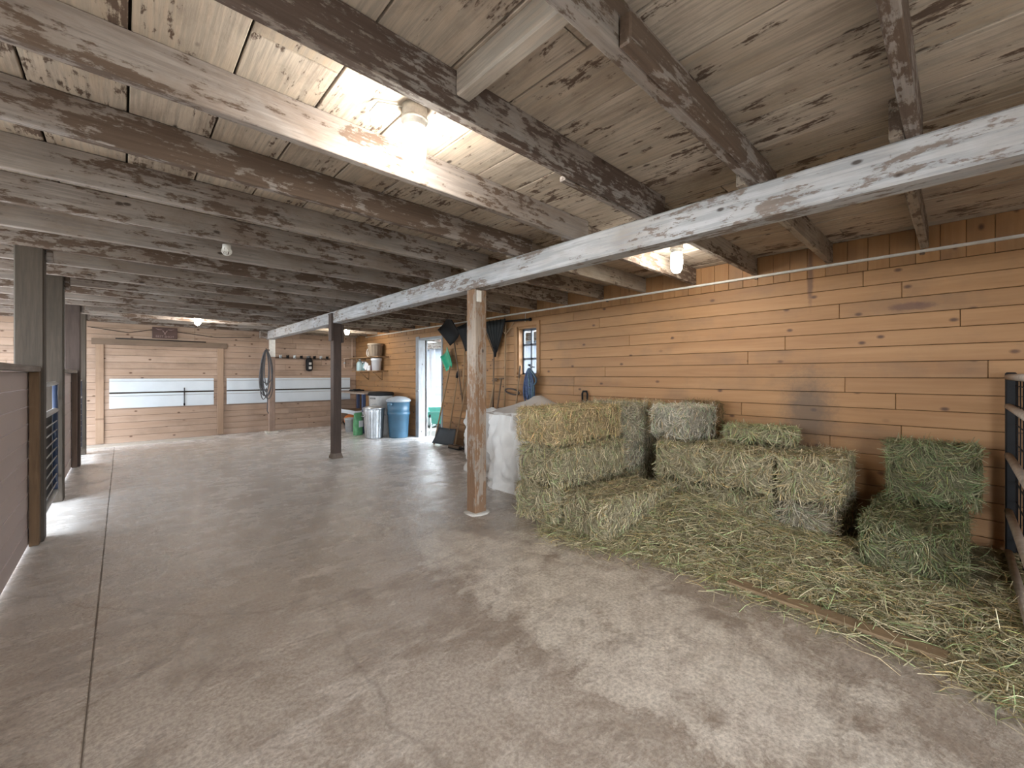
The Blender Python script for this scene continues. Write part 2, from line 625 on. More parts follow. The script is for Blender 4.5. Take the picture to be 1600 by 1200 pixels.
rr = random.Random(3)
PIT = 2.34 / 17
DY0, DY1, DZ1 = 7.38, 8.30, 16 * PIT        # side door
WY0, WY1, WZ0, WZ1 = 4.64, 5.10, 10 * PIT, 16 * PIT   # side window
wr = MB()
for (y0, y1, z0, z1) in ((YF, WY0, 0, ZC), (WY0, WY1, 0, WZ0), (WY0, WY1, WZ1, ZC), (WY1, DY0, 0, ZC),
                         (DY0, DY1, DZ1, ZC), (DY1, YB + 0.15, 0, ZC)):
    wr.box((XR + 0.095, (y0 + y1) / 2, (z0 + z1) / 2), (0.15, y1 - y0, z1 - z0))
wall_right = struct(wr.build('wall_right', M_DARK))
ROWS = 17
PIT = 2.34 / ROWS
for i in range(ROWS):
    z0, z1 = i * PIT, (i + 1) * PIT
    zc = (z0 + z1) / 2
    segs = []
    segs += cuts(YF, WY0 if z1 > WZ0 + .01 and z0 < WZ1 - .01 else WY1, 2.4, 4.2, rr)
    segs += cuts(WY1, DY0 if z0 < DZ1 - .01 else 7.84, 0.55, 1.25, rr)
    segs += cuts(DY1 if z0 < DZ1 - .01 else 7.84, YB, 1.6, 3.4, rr)
    for (a, b) in segs:
        board('board', (0.02, b - a - 0.003, PIT - 0.004), (XR + 0.01 + rr.uniform(-.0015, .0015), (a + b) / 2, zc), M_PINE_STAIN, wall_right)
y = YF
while y < YB:
    w = rr.choice((0.145, 0.15, 0.165))
    board('upper_board', (0.018, w - 0.002, ZC - 2.343), (XR + 0.013 + rr.uniform(-.002, .002), y + w / 2, (ZC + 2.343) / 2), M_PINE_STAINZ, wall_right)
    y += w

wb = MB()
wb.box(((XL + XR) / 2, YB + 0.1, ZC / 2), (XR - XL + 0.3, 0.15, ZC))
wall_back = struct(wb.build('wall_back', M_DARK))
DX0, DX1 = -0.28, 1.70
door_back = struct(link('door_1', None))
for i in range(19):
    z0, z1 = i * ZC / 19, (i + 1) * ZC / 19
    zc, h = (z0 + z1) / 2, ZC / 19 - 0.004
    for (a, b) in cuts(XL, DX0 if zc < 2.06 else 1.2, 1.4, 3.0, rr) + cuts(DX1 if zc < 2.06 else 1.2, XR, 1.2, 2.6, rr):
        board('board', (b - a - 0.003, 0.02, h), ((a + b) / 2, YB + 0.012 + rr.uniform(-.0015, .0015), zc), M_PINE_X, wall_back)
    if zc < 2.03:
        for (a, b) in cuts(DX0, DX1, 0.7, 2.2, rr):
            board('board', (b - a - 0.003, 0.02, h), ((a + b) / 2, YB - 0.005 + rr.uniform(-.0015, .0015), zc), M_PINE_X, door_back)
for x in (-0.33, 1.68):
    board('stile', (0.12, 0.03, 2.02), (x, YB - 0.028, 1.03), M_PINE_BZ, door_back)
board('track_board', (2.25, 0.05, 0.12), (0.68, YB - 0.03, 2.08), timber('brown_track_board', 'x', (0.20, 0.14, 0.10), (0.14, 0.095, 0.065)), door_back)
MB().tube([(-0.1, YB - 0.05, 2.15), (1.4, YB - 0.05, 2.15)], 0.012, 6).build('track_rail', M_BLACKM, door_back)
for (x0, x1, par) in ((-0.19, 1.55, door_back), (1.80, 4.72, wall_back)):
    for (z0, z1) in ((1.045, 1.325), (0.715, 1.015)):
        for (s0, s1) in ((z0, z1 - 0.055), (z1 - 0.05, z1)):
            o = board('white_panel', (x1 - x0, 0.025, s1 - s0 - 0.001), ((x0 + x1) / 2, YB - 0.035, (s0 + s1) / 2), M_WPANEL, par, 0.004)
            o['label'] = 'white painted panel board'
    MB().box(((x0 + x1) / 2, YB - 0.027, 1.03), (x1 - x0, 0.01, 0.03)).build('panel_gap', M_DARK, par)
    xl = x0 + (1.2 if x0 < 0 else 0.98)
    MB().tube([(xl, YB - 0.06, 1.12), (xl, YB - 0.055, 0.72)], 0.008, 6).box((xl, YB - 0.055, 0.75), (0.03, 0.02, 0.05), .004).build('latch', M_BLACKM, par)

# unseen left and front walls; stall and front openings sized for fill daylight
wl = MB()
for (y0, y1, z0, z1) in ((YF, 1.2, 0, ZC), (1.2, 5.2, 0, 0.35), (1.2, 5.2, 2.45, ZC), (5.2, 5.7, 0, ZC), (5.7, 11.4, 0, 0.35), (5.7, 11.4, 2.45, ZC), (11.4, YB + 0.1, 0, ZC)):
    wl.box((XL - 0.06, (y0 + y1) / 2, (z0 + z1) / 2), (0.1, y1 - y0, z1 - z0))
wall_left = struct(wl.build('wall_left', M_PINE_Y))
wf = MB()
wf.box((2.8, YF - 0.06, ZC / 2), (4.2, 0.1, ZC)).box((-3.35, YF - 0.06, ZC / 2), (1.3, 0.1, ZC)).box((-1.0, YF - 0.06, 2.42), (3.4, 0.1, 0.44))
wall_front = struct(wf.build('wall_front', M_PINE_X))

# ------------------------------------------------------------------ setting: ceiling planks
ceiling = struct(MB().box(((XL + XR) / 2, (YF + YB) / 2, ZC + 0.065), (XR - XL + 0.4, YB - YF + 0.4, 0.07)).build('ceiling', M_DARK))
k0 = math.floor((XL - 0.02) / 0.318)
x = 0.02 + k0 * 0.318
while x < XR:
    for (a, b) in cuts(YF, YB, 3.0, 5.5, rr):
        board('plank', (0.309, b - a - 0.004, 0.026), (x + 0.159, (a + b) / 2, ZC + 0.013 + rr.uniform(0, .004)), M_CEIL, ceiling, 0.003)
    x += 0.318

# ------------------------------------------------------------------ joists, girder, posts
ORD = ['first', 'second', 'third', 'fourth', 'fifth', 'sixth', 'seventh', 'eighth', 'ninth', 'tenth', 'eleventh', 'twelfth',
       'thirteenth', 'fourteenth', 'fifteenth', 'sixteenth', 'seventeenth', 'eighteenth', 'nineteenth', 'twentieth']
JY = [0.16 + 0.64 * k for k in range(19)]
for k, yj in enumerate(JY):
    jl = MB()
    x0 = 1.16 if k == 1 else XL
    x0 = XL
    x1 = 2.745 + 0.01 * (k % 3)
    bare = 0.455 if k == 3 else (0.47 if k % 2 else 0.495)
    mat = painted_wood('x', bare=bare) if k != 2 else painted_wood('x', paint=(0.38, 0.35, 0.34), wood=(0.09, 0.062, 0.05), bare=0.51)
    o = MB().box(((x0 + x1) / 2, 0, 0), (x1 - x0, 0.05, ZC - ZJ), 0.004).build('ceiling_joist', mat, None, (0, yj - 0.025, (ZC + ZJ) / 2))
    lab = '%s joist from the camera, left of the girder' % ORD[k]
    extra = {2: ', dark, before the near lamp', 3: ', lit by the near lamp', 1: ', with a short sister strip', 0: ', nearly overhead'}
    tag(o, ('peeling ' + lab + extra.get(k, '')), 'joist', 'ceiling joists left of the girder')
    if k == 1:
        MB().box((1.95, yj - 0.075, ZJ + 0.045), (1.56, 0.045, 0.10), 0.006).build('sister_strip', painted_wood('x', bare=0.5), o).location = (0, -(yj - 0.025), -(ZC + ZJ) / 2)
    if k == 2:
        MB().box((2.18, yj + 0.03, ZJ + 0.012), (0.86, 0.04, 0.03), 0.004).build('nailing_strip', painted_wood('x', bare=0.47), o).location = (0, -(yj - 0.025), -(ZC + ZJ) / 2)
    o = MB().box(((2.52 + XR) / 2, 0, 0), (XR - 2.52 - 0.005, 0.05, ZC - ZJ), 0.004).build('ceiling_joist', painted_wood('x', paint=(0.42, 0.37, 0.315), bare=0.475), None, (0, yj + 0.027, (ZC + ZJ) / 2))
    tag(o, 'whitewashed %s joist from the camera, between girder and board wall' % ORD[k], 'joist', 'ceiling joists right of the girder')
blk = MB().box((0, 0, 0), (0.07, 0.585, 0.11), 0.008).build('blocking', painted_wood('y', paint=(.62, .58, .53), bare=0.36, dirt=.3), None, (1.02, 1.095, ZC - 0.055))
tag(blk, 'short rough white blocking between two joists above the near lamp', 'blocking')

gd = MB()
n = 26
for i in range(n):  # slightly waney hand-hewn beam, one skin
    pass
gd.box((0, 0, 0), (0.16, 11.55 + 2.5, 0.195), 0.012)
girder = tag(gd.build('girder', M_GIRDER, None, (2.64, (11.55 - 2.5) / 2, 2.3625)), 'long white peeling girder beam carried on the row of posts', 'beam')


def post(label, x, y, mat, w=0.14, top=2.265, name='support_post'):
    p = thing(name, label, 'post', (x, y, 0))
    MB().box((0, 0, top / 2), (w, w, top), 0.008).build('shaft', mat, p)
    return p


M_POSTWORN = painted_wood('z', paint=(0.40, 0.335, 0.28), wood=(0.19, 0.11, 0.062), bare=0.52)
p1 = post('brown square post with flaking paint, beside the hay', 2.64, 3.35, M_POSTWORN, 0.145)
MB().box((-0.03, -0.078, 2.19), (0.06, 0.012, 0.115), 0.004).build('outlet_plate', M_WHITEP, p1)['label'] = 'small white electrical plate near the top'
MB().lathe([(0.12, 0), (0.11, 0.012), (0.085, 0.02)], 10, sq=3).build('dirt_collar', plain('pale_concrete', (0.5, 0.45, 0.4)), p1)
p2 = post('dark brown post with flared foot and cheek boards', 2.64, 7.18, M_POSTDK, 0.135)
MB().lathe([(0.125, 0), (0.12, 0.03), (0.075, 0.13)], 4, M=Matrix.Rotation(R(45), 4, 'Z'), smooth=False).build('foot', timber('foot_block', 'z', (0.19, 0.15, 0.125), (0.13, 0.1, 0.08)), p2)
for s in (-1, 1):
    MB().box((s * 0.0925, -0.03 if s < 0 else 0.0, 2.2 - (0.0 if s < 0 else 0.1)), (0.035, 0.13, 0.46 if s < 0 else 0.30), 0.004).build('cheek_board', M_POSTDK, p2)
p3 = post('slim post with hose coil near the back wall', 2.66, 11.42, timber('grey_post', 'z', (0.34, 0.24, 0.19), (0.24, 0.16, 0.12)), 0.13)
MB().box((0, -0.068, 2.05), (0.132, 0.008, 0.42), 0.002).build('white_paint_board', M_WHITEP, p3)
MB().box((-0.17, 0, 2.37), (0.17, 0.12, 0.17), 0.01).build('corbel', M_PAINT_X, p3)
MB().box((0, 0, 0.02), (0.26, 0.26, 0.04), 0.012).build('footing', plain('pale_concrete', (0.5, 0.45, 0.4)), p3)

LP = [(5.32, M_POSTGR, 'first grey brown stall post from the camera'),
      (6.85, M_POSTGR, 'second stall post, behind the near metal gate'),
      (9.25, M_POSTDK, 'third stall post, dark brown, beyond the second half wall'),
      (10.55, M_POSTGR, 'last stall post, beside the far gate')]
for (yy, mt, lab) in LP:
    p = post(lab, -0.562 + 0.003 * (yy - 5.3), yy, mt, 0.165, ZC, 'stall_post')
    MB().box((0.105, 0.03, 2.44), (0.045, 0.09, 0.14), 0.01).build('cleat', M_PAINT_X, p)


# ------------------------------------------------------------------ stall half walls and gates
def half_wall(label, y0, y1, cap_to):
    w = thing('stall_partition', label, 'half wall', (-0.575, y0, 0))
    L = y1 - y0
    for i in range(10):
        z = 0.012 + i * 0.1415
        for (a, b) in cuts(0, L, 1.8, 3.4, rr):
            board('board', (0.03, b - a - 0.003, 0.1375), (rr.uniform(-.002, .002), (a + b) / 2, z + 0.07), M_STALL, w)
    MB().box((0.015, (L + cap_to) / 2, 1.45), (0.13, L - cap_to * 0 + cap_to, 0.045), 0.006).build('cap_rail', painted_wood('y', bare=0.36), w)
    MB().box((0.05, L - 0.03, 0.715), (0.055, 0.10, 1.42), 0.004).build('jamb', M_JAMB if y0 < 3 else M_POST, w)
    return w


half_wall('grey pink boarded half wall nearest the camera', 0.2, 5.22, 0.0)
half_wall('short boarded half wall between the two metal gates', 6.94, 9.15, 0.0)


def tube_gate(label, y0, y1):
    g = thing('stall_gate', label, 'gate', (-0.53, y0, 0))
    L = y1 - y0
    for yy in (0.04, L - 0.05):
        ep = MB().tube([(0, yy, 0.16), (0, yy, 1.31)], 0.022, 8).build('end_post', M_BLUEM, g)
        for zz in (0.3, 1.15):
            MB().tube([(0, yy, zz), (-0.01, -0.03 if yy < .1 else L + .04, zz)], 0.012, 6).build('hinge' if yy < .1 else 'latch', M_BLACKM, ep)
    for z, r_ in ((1.31, 0.022), (1.02, 0.026), (0.14, 0.026)):
        MB().tube([(0.0, 0.02, z), (0.0, L - 0.02, z)], r_, 8).build('rail', plain('worn_grey_rail', (0.42, 0.42, 0.42), 0.5), g)
    for i in range(8):
        z = 0.24 + i * 0.095
        MB().tube([(0.012, 0.04, z), (0.012, L - 0.05, z)], 0.006, 6).build('bar', plain('worn_grey_rail', (0.42, 0.42, 0.42), 0.5), g)
    MB().box((-0.03, L / 2, 0.58), (0.012, L - 0.1, 0.84)).build('back_sheet', M_BLACK, g)
    return g


tube_gate('blue black tube gate between the first and second stall posts', 5.42, 6.74)
tube_gate('small far tube gate beside the last stall post', 9.36, 10.44)

# ------------------------------------------------------------------ lamps
m = NT('lit_frosted_glass')
em = m.n('ShaderNodeEmission')
em.inputs['Color'].default_value = (1.0, 0.93, 0.82, 1)
em.inputs['Strength'].default_value = LAMP_STRENGTH
m.ln(em.outputs[0], m.out.inputs[0])
M_LAMP = m.m
M_FIXT = plain('grey_cast_fixture', (0.42, 0.41, 0.38), 0.5, 0.2, 0.25, 30)
for (lx, ly, lab) in ((0.99, 1.72, 'glowing jar lamp on the ceiling nearest the camera'),
                      (3.80, 1.80, 'glowing jar lamp between the girder and the right wall above the hay'),
                      (1.06, 9.98, 'glowing jar lamp far off over the back door'),
                      (3.92, 9.95, 'glowing jar lamp far off above the trash cans')):
    t = thing('jar_lamp', lab, 'lamp', (lx, ly, ZC), 0, 'ceiling jar lamps')
    MB().lathe([(0.058, 0), (0.058, -0.035), (0.05, -0.05), (0.05, -0.06)], 20).build('junction_box', M_FIXT, t)
    MB().lathe([(0.062, -0.056), (0.062, -0.068), (0.052, -0.07), (0.052, -0.095), (0.046, -0.098)], 20).build('collar', M_FIXT, t)
    MB().lathe([(0.044, -0.095), (0.052, -0.12), (0.053, -0.20), (0.048, -0.245), (0.032, -0.275), (0.001, -0.286)], 20).build('glass_jar', M_LAMP, t)
    if ly < 3:
        MB().tube([(-0.05, 0, -0.02), (-0.09, 0.03, -0.012), (-0.15, 0.06, -0.012), (-0.16, 0.12, -0.03), (-0.12, 0.2, -0.03)], 0.004, 6).build('cable', M_FIXT, t)
o = thing('lamp_guard', 'small white empty lamp guard hanging under the joists before the back door', 'lamp guard', (0.62, 4.05, 2.44))
gm = MB()
for a in range(4):
    an = a * PI / 4
    gm.tube([(0.035 * math.cos(an) * math.sin(q), 0.035 * math.sin(an) * math.sin(q), -0.035 - 0.035 * math.cos(q)) for q in np.linspace(-PI / 2 - .6, PI / 2 + .6, 11)], 0.003, 5)
gm.build('wire_cage', M_WHITEP, o)
MB().lathe([(0.03, 0.015), (0.03, -0.03), (0.02, -0.035)], 12).build('socket', M_WHITEP, o)

# ------------------------------------------------------------------ right wall: door, window, conduit
door = struct(link('door_2', None))
M_JW = painted_wood('z', paint=(0.36, 0.39, 0.43), bare=0.37, dirt=.3)
board('jamb', (0.17, 0.13, DZ1 + 0.06), (XR + 0.055, DY1 + 0.045, (DZ1 + 0.06) / 2), M_JW, door)
board('jamb', (0.17, 0.05, DZ1), (XR + 0.07, DY0 - 0.005, DZ1 / 2), M_JW, door)
board('door_head', (0.16, DY1 - DY0 + 0.02, 0.045), (XR + 0.07, (DY0 + DY1) / 2, DZ1 + 0.005), painted_wood('y', paint=(0.36, 0.39, 0.43), bare=0.37, dirt=.3), door)
dl = MB()
MB().box((XR + 0.20, DY1 + 0.02, DZ1 / 2), (0.03, 0.05, DZ1), 0.004).build('stop', M_JW, door)
MB().tube([(XR - 0.055, DY1 + 0.05, 1.05), (XR - 0.03, DY1 + 0.05, 1.05)], 0.014, 8).tube([(XR - 0.05, DY1 + 0.07, 1.05), (XR - 0.05, DY1 - 0.06, 1.05)], 0.012, 8).build('door_handle', M_STEEL, door)

win = struct(link('window_1', None))
wc = (WY0 + WY1) / 2
for (yy, s) in ((WY0 + 0.012, 1), (WY1 - 0.012, -1)):
    board('frame_side', (0.15, 0.024, WZ1 - WZ0), (XR + 0.085, yy, (WZ0 + WZ1) / 2), M_PINE_Z, win)
board('frame_head', (0.15, WY1 - WY0, 0.024), (XR + 0.085, wc, WZ1 - 0.012), M_PINE_Y, win)
board('window_sill', (0.19, WY1 - WY0 + 0.08, 0.03), (XR + 0.06, wc, WZ0 + 0.015), M_PINE_Y, win)
board('casing', (0.02, 0.07, WZ1 - WZ0 + 0.1), (XR - 0.012, WY0 - 0.035, (WZ0 + WZ1) / 2 + 0.03), M_PINE_Z, win)
board('casing', (0.02, 0.07, WZ1 - WZ0 + 0.1), (XR - 0.012, WY1 + 0.035, (WZ0 + WZ1) / 2 + 0.03), M_PINE_Z, win)
board('casing', (0.02, WY1 - WY0 + 0.14, 0.07), (XR - 0.013, wc, WZ1 + 0.045), M_PINE_Y, win)
M_SASH = plain('dark_grey_sash', (0.07, 0.085, 0.11), 0.5)
sash = MB()
xs = XR + 0.12
for yy in (WY0 + 0.035, WY1 - 0.035):
    sash.box((xs, yy, (WZ0 + WZ1) / 2), (0.035, 0.045, WZ1 - WZ0 - 0.05))
for zz in (WZ0 + 0.045, WZ1 - 0.04):
    sash.box((xs, wc, zz), (0.035, WY1 - WY0 - 0.05, 0.03))
sash = sash.build('sash', M_SASH, win)
MB().box((xs, wc, (WZ0 + WZ1) / 2), (0.035, 0.034, WZ1 - WZ0 - 0.06)).build('muntin', M_SASH, sash)
zs = [WZ0 + 0.06, WZ0 + 0.06 + (WZ1 - WZ0 - .115) / 3, WZ0 + 0.06 + (WZ1 - WZ0 - .115) * 2 / 3, WZ1 - 0.055]
for zz in zs[1:3]:
    MB().box((xs, wc, zz), (0.035, WY1 - WY0 - 0.06, 0.034)).build('muntin', M_SASH, sash)
gm = NT('window_glass')
gm.t.nodes.remove(gm.b)
tr = gm.n('ShaderNodeBsdfTransparent')
gl = gm.n('ShaderNodeBsdfGlossy')
gl.inputs['Roughness'].default_value = 0.02
mx = gm.n('ShaderNodeMixShader')
mx.inputs[0].default_value = 0.06
gm.ln(tr.outputs[0], mx.inputs[1])
gm.ln(gl.outputs[0], mx.inputs[2])
gm.ln(mx.outputs[0], gm.out.inputs[0])
for k in range(3):
    for s in (-1, 1):
        MB().box((xs, wc + s * 0.095, (zs[k] + zs[k + 1]) / 2), (0.004, 0.176, zs[k + 1] - zs[k] - 0.016)).build('pane', gm.m, sash)

cd = thing('conduit', 'thin white conduit pipe running along the top of the board wall', 'pipe', (XR - 0.018, 4.5, 2.435))
MB().tube([(0, -7.0, 0), (0, 6.6, 0)], 0.0135, 10).build('pipe', M_WHITEP, cd)
for yy in (-4.3, -3.05, -1.2, 0.9, 2.6, 4.6):
    MB().box((0.006, yy, -0.004), (0.024, 0.03, 0.045), .004).build('clamp', plain('rusty_clamp', (0.12, 0.08, 0.06)), cd)
tag(MB().tube([(XR - 0.008, 4.9, 2.42), (XR - 0.012, 4.905, 2.28)], 0.004, 6).build('cord', M_WHITEP), 'thin pale cord hanging from the conduit above the window', 'cord')
st = thing('tool_rail', 'dark hanging bar on the wall left of the window', 'rail', (XR - 0.03, 5.28, 2.32))
MB().tube([(0, -0.5, -0.01), (0, 0.52, 0.03)], 0.016, 8).build('bar', M_BLACKM, st)
MB().lathe([(0.028, -0.012), (0.028, 0.012)], 12, M=Matrix.Translation((0, -0.51, -0.01)) @ Matrix.Rotation(R(90), 4, 'X')).build('end_knob', M_BLACKM, st)

# ------------------------------------------------------------------ outside: porch, yard, fence, wheelbarrow
M_YARD = plain('pale_gravel_yard', (0.16, 0.16, 0.14), 0.9, var=0.2, scale=3)
struct(MB().box((5.5, 5, -0.14), (120, 120, 0.1)).build('ground', M_YARD))
pr = thing('porch_roof', 'white raftered lean-to roof outside the open side door', 'roof', (6.3, 9.6, 0))
MB().box((0, 0, 2.62), (2.5, 7.5, 0.03)).build('roof_deck', plain('white_roof_deck', (0.24, 0.25, 0.27)), pr)
for k in range(8):
    MB().box((0, -3.3 + 0.85 * k, 2.53), (2.5, 0.05, 0.14)).build('rafter', M_PAINT_X, pr)
MB().box((1.15, 0, 2.36), (0.14, 7.5, 0.2)).build('beam', M_PAINT_Y, pr)
for yy in (-3.2, 2.2, 3.6):
    MB().box((1.15, yy, 1.09), (0.14, 0.14, 2.36)).build('porch_post', painted_wood('z', paint=(.22, .24, .28), bare=.36), pr)
fe = thing('yard_fence', 'pale board fence beyond the porch posts outside', 'fence', (9.6, 12.5, -0.09))
for k in range(4):
    MB().box((0, 0, 0.2 + k * 0.32), (0.03, 12, 0.2)).build('fence_board', plain('pale_green_fence', (0.085, 0.105, 0.095), 0.8), fe)
for k in range(6):
    MB().box((0.07, -5.8 + k * 2.3, 0.7), (0.1, 0.1, 1.4)).build('fence_post', plain('pale_green_fence', (0.085, 0.105, 0.095)), fe)

wbw = thing('wheelbarrow', 'green wheelbarrow with pale tube legs outside the open door', 'wheelbarrow', (5.75, 8.75, -0.09), R(60))
tray = MB()
tray.add([(-.3, -.22, .32), (.28, -.18, .32), (.28, .18, .32), (-.3, .22, .32), (-.5, -.36, .62), (.52, -.3, .66), (.52, .3, .66), (-.5, .36, .62),
          (-.28, -.2, .34), (.26, -.16, .34), (.26, .16, .34), (-.28, .2, .34), (-.47, -.335, .62), (.49, -.275, .66), (.49, .275, .66), (-.47, .335, .62)],
         [(3, 2, 1, 0), (0, 1, 5, 4), (1, 2, 6, 5), (2, 3, 7, 6), (3, 0, 4, 7), (8, 9, 10, 11), (12, 13, 9, 8), (13, 14, 10, 9), (14, 15, 11, 10), (15, 12, 8, 11),
          (4, 5, 13, 12), (5, 6, 14, 13), (6, 7, 15, 14), (7, 4, 12, 15)])
tray.build('tray', plain('teal_green_tray', (0.05, 0.20, 0.16), 0.45), wbw)
M_TUBE = plain('pale_tube', (0.40, 0.46, 0.46), 0.4)
for s in (-1, 1):
    MB().tube([(.62, s * .05, .2), (.25, s * .16, .29), (-.4, s * .24, .33), (-.95, s * .28, .55)], 0.017, 8).build('handle', M_TUBE, wbw)
    MB().tube([(-.1, s * .2, .3), (-.22, s * .25, 0.01), (-.36, s * .25, 0.01), (-.45, s * .24, .33)], 0.015, 8).build('leg', M_TUBE, wbw)
    MB().tube([(-.95, s * .28, .55), (-1.07, s * .285, .6)], 0.022, 8).build('grip', M_BLACK, wbw)
wh = MB()
Mw = Matrix.Translation((.66, 0, .2)) @ Matrix.Rotation(R(90), 4, 'X')
wh.lathe([(0.1, -.03), (0.17, -.045), (.195, -.02), (.195, .02), (.17, .045), (.1, .03)], 20, M=Mw)
wh.build('wheel', M_BLACK, wbw)
MB().lathe([(0.03, -.07), (.03, -.03), (.1, -.025), (.1, .025), (.03, .03), (.03, .07)], 12, M=Mw).build('wheel_hub', M_TUBE, wbw)
sh = thing('added_backdrop_shed', 'long blue grey shed added as backdrop across the yard', 'shed', (15.0, 15.5, -0.09))  # added backdrop that keeps glaring sky out of the window view
MB().box((0, 0, 1.5), (4, 22, 3.0)).build('walls', plain('blue_grey_siding', (.05, .06, .075), .8), sh)
MB().add([(-2.3, -11.3, 2.95), (2.3, -11.3, 2.95), (0, -11.3, 4.2), (-2.3, 11.3, 2.95), (2.3, 11.3, 2.95), (0, 11.3, 4.2)],
         [(0, 1, 2), (3, 5, 4), (0, 2, 5, 3), (1, 4, 5, 2), (0, 3, 4, 1)]).build('roof', plain('pale_metal_roof', (.16, .17, .19), .5), sh)
hp = []
for i in range(9):
    hp.append([(-.7 + 1.4 * i / 8, -.5 + j / 8.0, 0.02 + 0.62 * max(0, 1 - ((i - 4) / 4.3) ** 2) * max(0, 1 - ((j - 4) / 4.3) ** 2) + .03 * math.sin(i * 2.1 + j)) for j in range(9)])
tag(MB().sheet(hp, 0.02).build('tarp_pile', plain('grey_green_tarp', (0.20, 0.25, 0.24), 0.7, bump=.3), None, (7.0, 10.55, -0.09)),
    'grey green tarp over a heap behind the wheelbarrow outside', 'tarp')
for k, (tx, ty, th) in enumerate(((30, 50, 5), (36, 52, 6))):
    t = thing('tree', ['smaller tree far outside beyond the fence', 'taller tree far outside beyond the fence'][k], 'tree', (tx, ty, -0.09), 0, 'trees beyond the yard')
    MB().tube([(0, 0, 0), (0.1, 0, th * .5)], [0.25, 0.15], 8).build('trunk', M_HANDLEDK, t)
    cr = MB()
    for q in range(9):
        a = q * 2.4
        cc = (math.cos(a) * th * .18, math.sin(a) * th * .18, th * (.45 + .055 * q))
        rad = th * .2
        vs, fs = [], []
        for i in range(7):
            for j in range(10):
                ph, tt = PI * i / 6, 2 * PI * j / 10
                p = Vector((math.sin(ph) * math.cos(tt), math.sin(ph) * math.sin(tt), math.cos(ph)))
                rr_ = rad * (1 + .25 * mnoise.noise(p * 2 + Vector((q, k, 0))))
                vs.append((cc[0] + p.x * rr_, cc[1] + p.y * rr_, cc[2] + p.z * rr_))
        for i in range(6):
            for j in range(10):
                fs.append((i * 10 + j, (i + 1) * 10 + j, (i + 1) * 10 + (j + 1) % 10, i * 10 + (j + 1) % 10))
        cr.add(vs, fs)
    cr.build('crown', plain('hazy_green_leaves', (0.16, 0.23, 0.12), 0.9, var=.4, scale=3, bump=.6), t)

# ------------------------------------------------------------------ back-wall fittings
sg = thing('wooden_sign', 'dark brown wooden sign with a pale deer emblem above the back door', 'sign', (0.68, YB - 0.045, 2.31))
MB().box((0, 0, 0), (0.42, 0.025, 0.24), 0.006).build('plaque', timber('sign_brown', 'x', (0.105, 0.06, 0.052), (0.075, 0.042, 0.036)), sg)
M_SIGNP = plain('faded_sign_paint', (0.30, 0.215, 0.20), 0.7)
eb = MB()
eb.tube([(0, -.015, -.035), (0, -.015, .005)], [0.012, 0.016], 6)
for s in (-1, 1):
    eb.tube([(s * .006, -.015, .005), (s * .03, -.015, .03), (s * .042, -.015, .062)], [0.008, .007, .004], 6)
    eb.tube([(s * .03, -.015, .03), (s * .016, -.015, .05)], [0.006, .003], 6)
    eb.tube([(s * .05, -.015, .075), (s * .1, -.015, .068), (s * .155, -.015, .088)], [0.005, .008, .004], 6)
eb.build('emblem', M_SIGNP, sg)
fc = bpy.data.curves.new('lettering', 'FONT')
fc.body = 'BEST SHOT'
fc.size = 0.062
fc.align_x = 'CENTER'
fc.extrude = 0.002
fc.materials.append(M_SIGNP)
ft = link('lettering_curve', fc)
bpy.context.view_layer.update()
fme = bpy.data.meshes.new_from_object(ft.evaluated_get(bpy.context.evaluated_depsgraph_get()))
bpy.data.objects.remove(ft)
link('lettering', fme, sg, (0, -.0145, -.098), (R(90), 0, 0))

hr = thing('hook_rail', 'dark rail with metal hooks on the back wall above the white panels', 'hook rail', (3.6, YB - 0.03, 1.84))
MB().box((0, 0, 0), (1.75, 0.025, 0.035), .004).build('rail', M_HANDLEDK, hr)
for k in range(11):
    x = -0.82 + k * 0.163
    MB().tube([(x, -.01, 0.03), (x + .01, -.06, -.01), (x, -.095, .015), (x, -.10, .07)], 0.012, 6).box((x, -.015, .03), (.06, .014, .075), .003).build('hook', M_STEEL if k % 2 else M_BLACKM, hr)
dv = thing('dryer_unit', 'dark rounded device hanging from the hook rail on the back wall', 'device', (3.61, YB - 0.10, 1.5))
MB().lathe([(0.02, 0), (0.075, .02), (0.085, .08), (0.085, .27), (0.07, .33), (0.03, .36), (.03, .41)], 18).build('body', M_BLACK, dv)
MB().box((0.0, -.085, .2), (0.06, .012, .06), .003).box((0, -.085, .09), (.07, .012, .07), .003).build('label_plate', plain('grey_label', (0.45, 0.42, 0.40)), dv)
cp = thing('copper_pipe_loop', 'pale copper pipe loop in the back corner of the barn', 'pipe', (4.68, YB - 0.03, 1.6))
MB().tube([(-.12, 0, .25), (-.12, 0, 0.02), (-.1, 0, 0), (.08, 0, 0), (.1, 0, .02), (.1, 0, .27)], 0.014, 8).tube([(-.14, 0, .26), (.14, 0, .26)], .014, 8).build('loop', plain('pale_copper', (0.62, 0.48, 0.38), 0.4, 0.3), cp)
MB().tube([(.1, 0, .26), (.1, 0, .84)], 0.013, 8).build('riser', plain('pale_copper', (0.62, 0.48, 0.38)), cp)
MB().lathe([(0.0, 0), (.03, 0), (.03, .02), (0, .02)], 12, M=Matrix.Translation((-.12, -.02, .14)) @ Matrix.Rotation(R(90), 4, 'X')).build('valve', M_STEEL, cp)
cb = MB().tube([(-0.5, YB - .02, 2.36), (0.1, YB - .02, 2.28), (0.5, YB - .02, 2.38), (1.0, YB - .02, 2.34), (1.6, YB - .02, 2.27), (2.3, YB - .02, 2.32)], 0.006, 6).build('cable', M_BLACK)
tag(cb, 'thin dark cable looped along the top of the back wall', 'cable')

